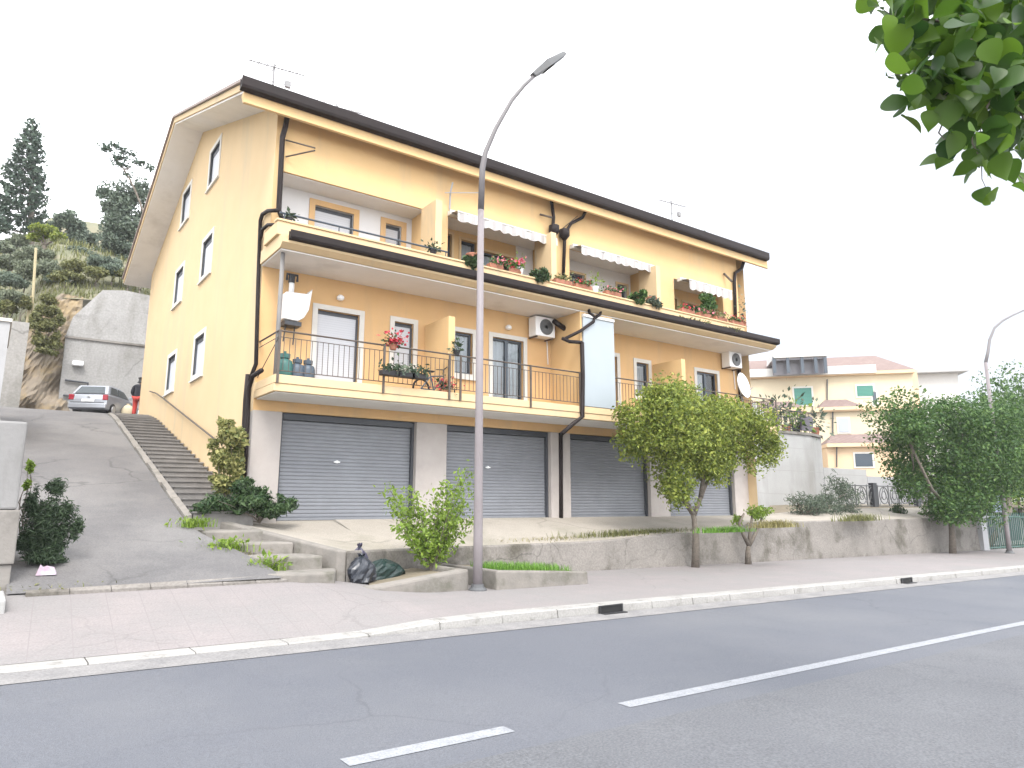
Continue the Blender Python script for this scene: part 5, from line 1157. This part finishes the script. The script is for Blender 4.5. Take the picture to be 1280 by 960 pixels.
hill_tree('hill_tree', 'grey green rounded tree between araucaria and dark tree', 'tree', 52, [(82, 275, 18, 18), (100, 285, 16, 16), (88, 300, 24, 14), (66, 285, 12, 14), (112, 300, 14, 12)], L['hazy'], 8000, .18, 82)
hill_tree('hill_tree', 'bright lime green tree below the araucaria', 'tree', 46, [(55, 288, 22, 12), (45, 296, 16, 10), (70, 296, 12, 10)], L['orange_tree'], 5000, .14, 83)
hill_tree('hill_tree', 'hazy grey green tree at the far left of the hill', 'tree', 50, [(8, 310, 18, 16), (25, 302, 16, 14), (12, 330, 22, 14), (30, 322, 14, 12)], L['hazy2'], 6000, .18, 84)
for i, (x, y, rx, ry, Y, lf, lb) in enumerate(((92, 332, 18, 12, 39.5, 'scrub', 'yellow green bush on top of the hillside wall, left of its peak'), (120, 340, 16, 9, 39, 'scrub', 'olive bush above the highest part of the hillside wall'), (140, 338, 14, 10, 39.2, 'bush', 'dark green bush on the hillside wall under the large tree'), (160, 344, 18, 8, 38.6, 'scrub', 'low olive bush on the hillside wall next to the roof edge'),
        (60, 335, 20, 16, 40, 'grey', 'grey twiggy bush above the rock face'), (72, 350, 20, 12, 39, 'bush', 'dark bush at the left shoulder of the hillside wall'), (10, 350, 24, 16, 39, 'bush', 'green bush on the slope above the white wall'), (32, 335, 18, 20, 40, 'grey', 'grey green bush beside the slope posts'), (8, 385, 14, 12, 37.5, 'scrub', 'olive bush low on the left slope'), (30, 378, 10, 12, 37.5, 'scrub', 'small olive bush right above the grey wall'), (60, 375, 14, 10, 37.6, 'scrub', 'yellowing bush at the top of the rock face'))):
    u = A(x, y, Y=Y)[0]; hill_tree('hill_bush', lb, 'bush', Y, [(x, y, rx, ry), (x+rx*.5, y+ry*.2, rx*.6, ry*.7)], L[{'grey': 'hazy2', 'bush': 'hazy'}.get(lf, lf)], 2200, .12, 90+i, 1.5, .05, 12, .6)
for i, (x, y, rx, ry, Y, lf, lb) in enumerate(((100, 318, 26, 14, 43, 'hazy', 'hazy grey shrub mass between the lime tree and the large dark tree'), (130, 328, 24, 12, 41, 'hazy', 'grey green shrub at the foot of the large dark tree'), (45, 318, 24, 14, 42, 'hazy2', 'pale olive shrub just below the bright lime tree'), (15, 372, 20, 14, 38, 'hazy2', 'pale hazy shrub on the low slope above the white wall'), (85, 345, 20, 10, 38.4, 'scrub', 'olive scrub along the left shoulder of the hillside wall'), (178, 342, 14, 10, 38.2, 'hazy', 'grey green scrub squeezed between hillside wall and roof edge'))):
    hill_tree('hill_bush', lb, 'bush', Y, [(x, y, rx, ry), (x+rx*.6, y+2, rx*.6, ry*.7), (x-rx*.6, y+3, rx*.6, ry*.7)], L[lf], 3200, .12, 120+i, 1.5, .05, 12, .55)
t = None
px_shrub('dark overhanging creeper spilling over the top of the rock face', 'creeper', 36.0, [(58, 405, 24, 20), (50, 425, 16, 20), (68, 425, 16, 18), (60, 440, 22, 8), (45, 395, 12, 22), (75, 400, 12, 16), (58, 388, 20, 12)], L['scrub'], 6500, .13, 101, (1.5, 36.6, 8.4), 'creeper', .5, .8, 6)
rg = random.Random(12); gp = []
for _ in range(9000):
    u, v = rg.uniform(-9, 7), 37.3+rg.random()**1.4*22; gp.append(B(u, v, hz(u, v)-.05))
tag(blade_obj('hill_grass', gp, .42, .07, L['scrub'], 13), kind='stuff')
for i, x in enumerate((41, 35)):
    p = wpt(x, 400-10*i, 37.4); tp = wpt(x+4, 310+60*i, 37.4); t = thing('slope_post', ('tall thin yellowish wooden post on the slope above the rock', 'short thin wooden post at the left edge of the slope')[i], 'post', p)
    MB(T=I4).tube([tuple(p-Vector((0, 0, 1))), tuple(tp)], .06, 6).build('post', mat('weathered pine', (.36, .31, .19), .8), t)
# agave flower stalk
def agave():
    Y = 43.0; b = wpt(186, 290, Y); m_ = wpt(168, 215, Y); tp = wpt(128, 180, Y); u = A(186, 300, Y=Y)[0]; base = B(u, Y, hz(u, Y)); t = thing('agave', 'tall leaning agave flower stalk rising behind the roof edge', 'agave', base)
    q = MB(T=I4); pts = [base, b] + [b.lerp(m_, k)*(1-k)+m_.lerp(tp, k)*k for k in lin(0, 1, 8)]; q.tube([tuple(p) for p in pts], [.1, .09]+[.07-.005*i for i in range(9)], 7)
    cc = []; r = random.Random(3)
    for p, x, y in [(None, *z_) for z_ in ((131, 184), (134, 187), (142, 181), (150, 186), (147, 196), (155, 190), (167, 193), (143, 199), (149, 205), (156, 198), (171, 203), (157, 208), (179, 204), (160, 218), (187, 210))]:
        c = wpt(x, y, Y); s = min(pts[2:], key=lambda z_: (z_-c).length+.6*max(0, (z_.x-c.x))); q.tube([tuple(s), tuple(c)], [.025, .015], 4)
        for _ in range(44): cc.append((c.x+r.gauss(0, .15), c.y+r.gauss(0, .15), c.z+r.gauss(0, .08)))
    q.build('stalk', M['bark'], t)
    for k in range(0, len(cc), 44): leaves_mesh('flower_cluster', cc[k:k+44], (0, 0, .5), .2, L['pine'], t, 3+k, .5)
    V_ = []
    for _ in range(34): V_.append(tuple(base+Vector((r.gauss(0, .15), r.gauss(0, .15), 0))))
    blade_obj('leaves', V_, 1.3, .16, L['grey'], 4, t, .9)
agave()

# ------------------------------------------------------------------ car and person on the upper yard
def car():
    Y = 32.4; a = A(108, 523, Y=Y); t = thing('parked_car', 'silver hatchback parked at the top of the driveway seen from behind', 'car', B(a[0]-.02, Y, dz(Y)+.02), R(90-27))
    S_ = Matrix.Scale(.93, 4)
    def K(): return MB(True, S_)
    hw = .80
    def shell(prof, name, m, parent, bev=.03):
        q = K(); n = len(prof); q.raw([(x, -w_, z) for x, z, w_ in prof]+[(x, w_, z) for x, z, w_ in prof], [tuple(range(n)), tuple(range(n, 2*n))[::-1]]+[(i, n+i, n+(i+1) % n, (i+1) % n) for i in range(n)])
        return q.build(name, m, parent, bevel=bev)
    body = shell([(.06, .24, .74), (.0, .42, .80), (.02, .70, .81), (.10, .93, .79), (1.2, .96, .80), (2.62, .93, .78), (3.42, .80, .74), (3.68, .60, .70), (3.70, .34, .70), (3.58, .22, .68)], 'body', M['carpaint'], t, .05)
    shell([(.105, .935, .745), (.42, 1.36, .60), (.85, 1.43, .59), (1.65, 1.42, .585), (2.0, 1.33, .60), (2.62, .935, .72)], 'cabin', M['carpaint'], t, .04)
    q = K(); q.raw([(.115, -.62, .97), (.115, .62, .97), (.405, .5, 1.32), (.405, -.5, 1.32)], [(0, 1, 2, 3)])
    q.raw([(.10, -.62, .97), (.10, .62, .97), (.39, .5, 1.32), (.39, -.5, 1.32)], [(0, 1, 2, 3)]); q.build('rear_window', M['carglass'], t)
    for s in (-1, 1):
        def sp(x, z): 
            f = (z-.935)/(1.40-.935); return (x, s*(.757-.145*f+.004), z)
        q = K(); q.raw([sp(.42, .99), sp(1.18, .99), sp(1.18, 1.33), sp(.62, 1.33)], [(0, 1, 2, 3)]); q.raw([sp(1.26, .99), sp(2.32, .99), sp(1.92, 1.30), sp(1.26, 1.34)], [(0, 1, 2, 3)]); q.build('side_window', M['carglass'], t)
        q = K(); q.box(-.012, .10, s*.70-.10, s*.70+.105, .66, .90); q.build('tail_light', M['tail'], t, bevel=.02)
        q = K(); q.box(2.1, 2.2, s*.86-.06, s*.86+.06, .98, 1.1); q.build('mirror', M['carpaint'], t, bevel=.02)
        for x in (.68, 3.0):
            q = MB(True, S_ @ Matrix.Translation((x, s*.70, .29)) @ Matrix.Rotation(R(90), 4, 'X')); q.lathe((0, 0, -.1), [(.20, 0), (.285, .02), (.29, .05), (.29, .15), (.285, .18), (.20, .2)], 22); w_ = q.build('wheel', M['tyre'], t, smooth=False)
            q = MB(True, S_ @ Matrix.Translation((x, s*.70+s*.104, .29)) @ Matrix.Rotation(R(90), 4, 'X')); q.lathe((0, 0, -.008), [(.19, 0), (.185, .016)], 18); q.build('rim', M['rim'], w_)
    q = K(); q.box(-.05, .12, -.76, .76, .27, .52); q.build('bumper', M['carpaint'], t, bevel=.04)
    q = K(); q.box(-.06, -.045, -.74, .74, .255, .31); q.box(-.056, -.048, -.7, .7, .53, .555); q.build('bumper_trim', M['darkmetal'], t)
    q = K(); q.box(-.02, .003, -.26, .26, .58, .69); q.build('number_plate', M['white_plastic'], t)
    q = K(); q.box(.01, .03, -.05, .05, .76, .82); q.build('badge', M['rim'], t)
car()
def skin_obj(name, verts, edges, radii, m, parent, root=0, sub=2):
    me = D.meshes.new(name); me.from_pydata(verts, edges, []); me.materials.append(m)
    o = D.objects.new(name, me); col.objects.link(o); o.parent = parent
    s = o.modifiers.new('skin', 'SKIN'); s.use_smooth_shade = True
    lay = me.skin_vertices[0].data
    for i, r in enumerate(radii): lay[i].radius = (r, r) if not isinstance(r, tuple) else r
    lay[root].use_root = True
    b = o.modifiers.new('sub', 'SUBSURF'); b.levels = sub; b.render_levels = sub
    return o
def person():
    Y = 32.6; a = A(171, 520, Y=Y); t = thing('person', 'person in black jacket and red trousers standing at the top of the stairs', 'person', B(a[0], Y, dz(Y)+.02), R(-35))
    t.scale = (1.22, 1.2, .98)
    # local: faces +y; pelvis first
    v = [(0, 0, .95), (0, .02, 1.12), (0, .05, 1.32), (0, .09, 1.44), (0, .12, 1.52), (0, .15, 1.60), (0, .17, 1.70),
         (.10, 0, .90), (.11, .03, .50), (.11, -.01, .09), (.12, .14, .04),
         (-.10, 0, .90), (-.11, .02, .50), (-.11, -.02, .09), (-.12, .13, .04),
         (.19, .05, 1.38), (.25, .03, 1.12), (.24, .20, .92), (.24, .24, .85),
         (-.19, .05, 1.38), (-.25, .03, 1.12), (-.24, .22, .95), (-.24, .26, .88)]
    e = [(0,1),(1,2),(2,3),(3,4),(4,5),(5,6),(0,7),(7,8),(8,9),(9,10),(0,11),(11,12),(12,13),(13,14),(3,15),(15,16),(16,17),(17,18),(3,19),(19,20),(20,21),(21,22)]
    r = [(.15,.11),(.13,.10),(.15,.11),(.09,.08),.055,(.075,.09),(.075,.085),.085,.06,.04,.035,.085,.06,.04,.035,.06,.045,.032,.035,.06,.045,.032,.035]
    for s, h in ((1, 18), (-1, 22)):     # five fingers from each palm
        x, y, z = v[h]
        for k, (dx, ln) in enumerate(((-.03, .07), (-.01, .085), (.01, .08), (.03, .065))):
            n = len(v); v += [(x+dx*.6, y+.03, z-.035), (x+dx, y+.05, z-.035-ln*.6), (x+dx, y+.035, z-.035-ln)]; e += [(h, n), (n, n+1), (n+1, n+2)]; r += [.010, .009, .007]
        n = len(v); v += [(x-s*.035, y+.04, z-.02), (x-s*.045, y+.065, z-.06)]; e += [(h, n), (n, n+1)]; r += [.011, .009]
    skin_obj('body', v, e, r, M['skin'], t)
    q = MB(True); 
    for x in (-.032, .032): q.lathe((x, .245, 1.665), [(.004, -.008), (.011, 0), (.004, .008)], 8)
    q.build('eyes', M['black'], t)
    jv = [(0, 0, .86), (0, .02, 1.10), (0, .05, 1.30), (0, .09, 1.45), (.20, .05, 1.39), (.26, .03, 1.12), (.25, .19, .94), (-.20, .05, 1.39), (-.26, .03, 1.12), (-.25, .21, .97)]
    skin_obj('jacket', jv, [(0,1),(1,2),(2,3),(3,4),(4,5),(5,6),(3,7),(7,8),(8,9)], [(.185,.145),(.18,.14),(.19,.145),(.12,.10),.085,.07,.055,.085,.07,.055], M['jacket'], t, 1)
    tv = [(0, 0, .93), (.10, 0, .86), (.11, .03, .50), (.11, -.01, .12), (-.10, 0, .86), (-.11, .02, .50), (-.11, -.02, .12)]
    skin_obj('trousers', tv, [(0,1),(1,2),(2,3),(0,4),(4,5),(5,6)], [(.16,.12),.105,.078,.065,.105,.078,.065], M['trousers'], t)
    skin_obj('hair', [(0, .10, 1.58), (0, .105, 1.66), (0, .13, 1.755), (0, .19, 1.765)], [(0,1),(1,2),(2,3)], [.085, .105, .085, .05], M['hair'], t, 1)
    for s in (-1, 1): skin_obj('shoe', [(s*.11, -.04, .05), (s*.115, .06, .045), (s*.12, .17, .035)], [(0,1),(1,2)], [.055, .055, .045], M['black'], t)
person()
for i, (x, y, Y, w_, h, m, lb, nm) in enumerate(((178, 517, 31.6, .34, .42, M['white_plastic'], 'white carrier bag on the ground at the person\'s feet', 'carrier_bag'), (182, 519, 31.2, .3, .3, M['paper'], 'pinkish white carrier bag beside the gable wall', 'carrier_bag'), (160, 512, 33.4, .5, .62, mat('cream sack', (.55, .48, .34), .8), 'cream sack standing between car and person', 'sack'))):
    a = A(x, y, Y=Y); z0 = dz(Y)+.02; t = thing(nm, lb, 'bag', B(a[0], Y, z0))
    q = MB(T=Matrix.Translation(B(a[0], Y, z0))); q.lathe((0, 0, 0), [(w_*.4, 0), (w_*.52, h*.2), (w_*.5, h*.6), (w_*.3, h*.85), (w_*.12, h*.93), (w_*.2, h)], 12); q.build('bag', m, t, smooth=True)

# ------------------------------------------------------------------ light
EL, AZ = R(52), R(205)                    # azimuth clockwise from +Y: where the veiled sun stands
world = D.worlds.new('World'); scene.world = world; world.use_nodes = True
n, l = world.node_tree.nodes, world.node_tree.links
bg = n['Background']; sky = n.new('ShaderNodeTexSky'); sky.sky_type = 'NISHITA'; sky.sun_disc = False
sky.sun_elevation = EL; sky.sun_rotation = AZ; sky.dust_density = 3; sky.air_density = 1
tc = n.new('ShaderNodeTexCoord'); mp = n.new('ShaderNodeMapping'); mp.inputs['Scale'].default_value = (1, 1, 2.6)
l.new(tc.outputs['Generated'], mp.inputs['Vector'])
nz = n.new('ShaderNodeTexNoise'); nz.inputs['Scale'].default_value = 1.7; nz.inputs['Detail'].default_value = 7; nz.inputs['Roughness'].default_value = .55
l.new(mp.outputs['Vector'], nz.inputs['Vector'])
cr = n.new('ShaderNodeMapRange'); cr.inputs['From Min'].default_value = .3; cr.inputs['From Max'].default_value = .62; cr.inputs['To Min'].default_value = .72; cr.inputs['To Max'].default_value = .97
l.new(nz.outputs['Fac'], cr.inputs['Value'])
mx = n.new('ShaderNodeMix'); mx.data_type = 'RGBA'; mx.inputs['B'].default_value = (9.6, 9.75, 10.0, 1)   # bright cloud layer over the sky
dn = n.new('ShaderNodeVectorMath'); dn.operation = 'DOT_PRODUCT'; dn.inputs[1].default_value = (.90, .40, .18); l.new(tc.outputs['Generated'], dn.inputs[0])
dm = n.new('ShaderNodeMapRange'); dm.interpolation_type = 'SMOOTHSTEP'; dm.inputs['From Min'].default_value = .82; dm.inputs['From Max'].default_value = 1.0; l.new(dn.outputs['Value'], dm.inputs['Value'])
dk = n.new('ShaderNodeMix'); dk.data_type = 'RGBA'; dk.inputs['A'].default_value = (9.6, 9.75, 10.0, 1); dk.inputs['B'].default_value = (2.55, 2.6, 2.74, 1)   # greyer cloud bank low on the right
l.new(dm.outputs['Result'], dk.inputs['Factor']); l.new(dk.outputs['Result'], mx.inputs['B'])
l.new(cr.outputs['Result'], mx.inputs['Factor']); l.new(sky.outputs['Color'], mx.inputs['A']); l.new(mx.outputs['Result'], bg.inputs['Color'])
bg.inputs['Strength'].default_value = .1
sun = D.objects.new('sun', D.lights.new('sun', 'SUN')); col.objects.link(sun)
sun.data.energy = 1.0; sun.data.angle = R(22); sun.data.color = (1, .96, .9)
sdir = Vector((math.sin(AZ)*math.cos(EL), math.cos(AZ)*math.cos(EL), math.sin(EL)))
sun.rotation_euler = (-sdir).to_track_quat('-Z', 'Y').to_euler()
hzm = D.materials.new('thin haze'); hzm.use_nodes = True; n2, l2 = nt(hzm); n2.remove(n2['Principled BSDF'])
pv = n2.new('ShaderNodeVolumePrincipled'); pv.inputs['Color'].default_value = (.97, .98, 1, 1); pv.inputs['Density'].default_value = .0006; l2.new(pv.outputs[0], n2['Material Output'].inputs['Volume'])
hb_ = MB(T=I4); hb_.box(-190, 190, -140, 190, -8, 70); tag(hb_.build('haze', hzm), kind='stuff')
vs = scene.view_settings; vs.view_transform = 'Standard'; vs.look = 'None'; vs.exposure = 1.93; vs.gamma = 1
scene.cycles.max_bounces = 8; scene.cycles.transparent_max_bounces = 12
scene.cycles.use_denoising = True
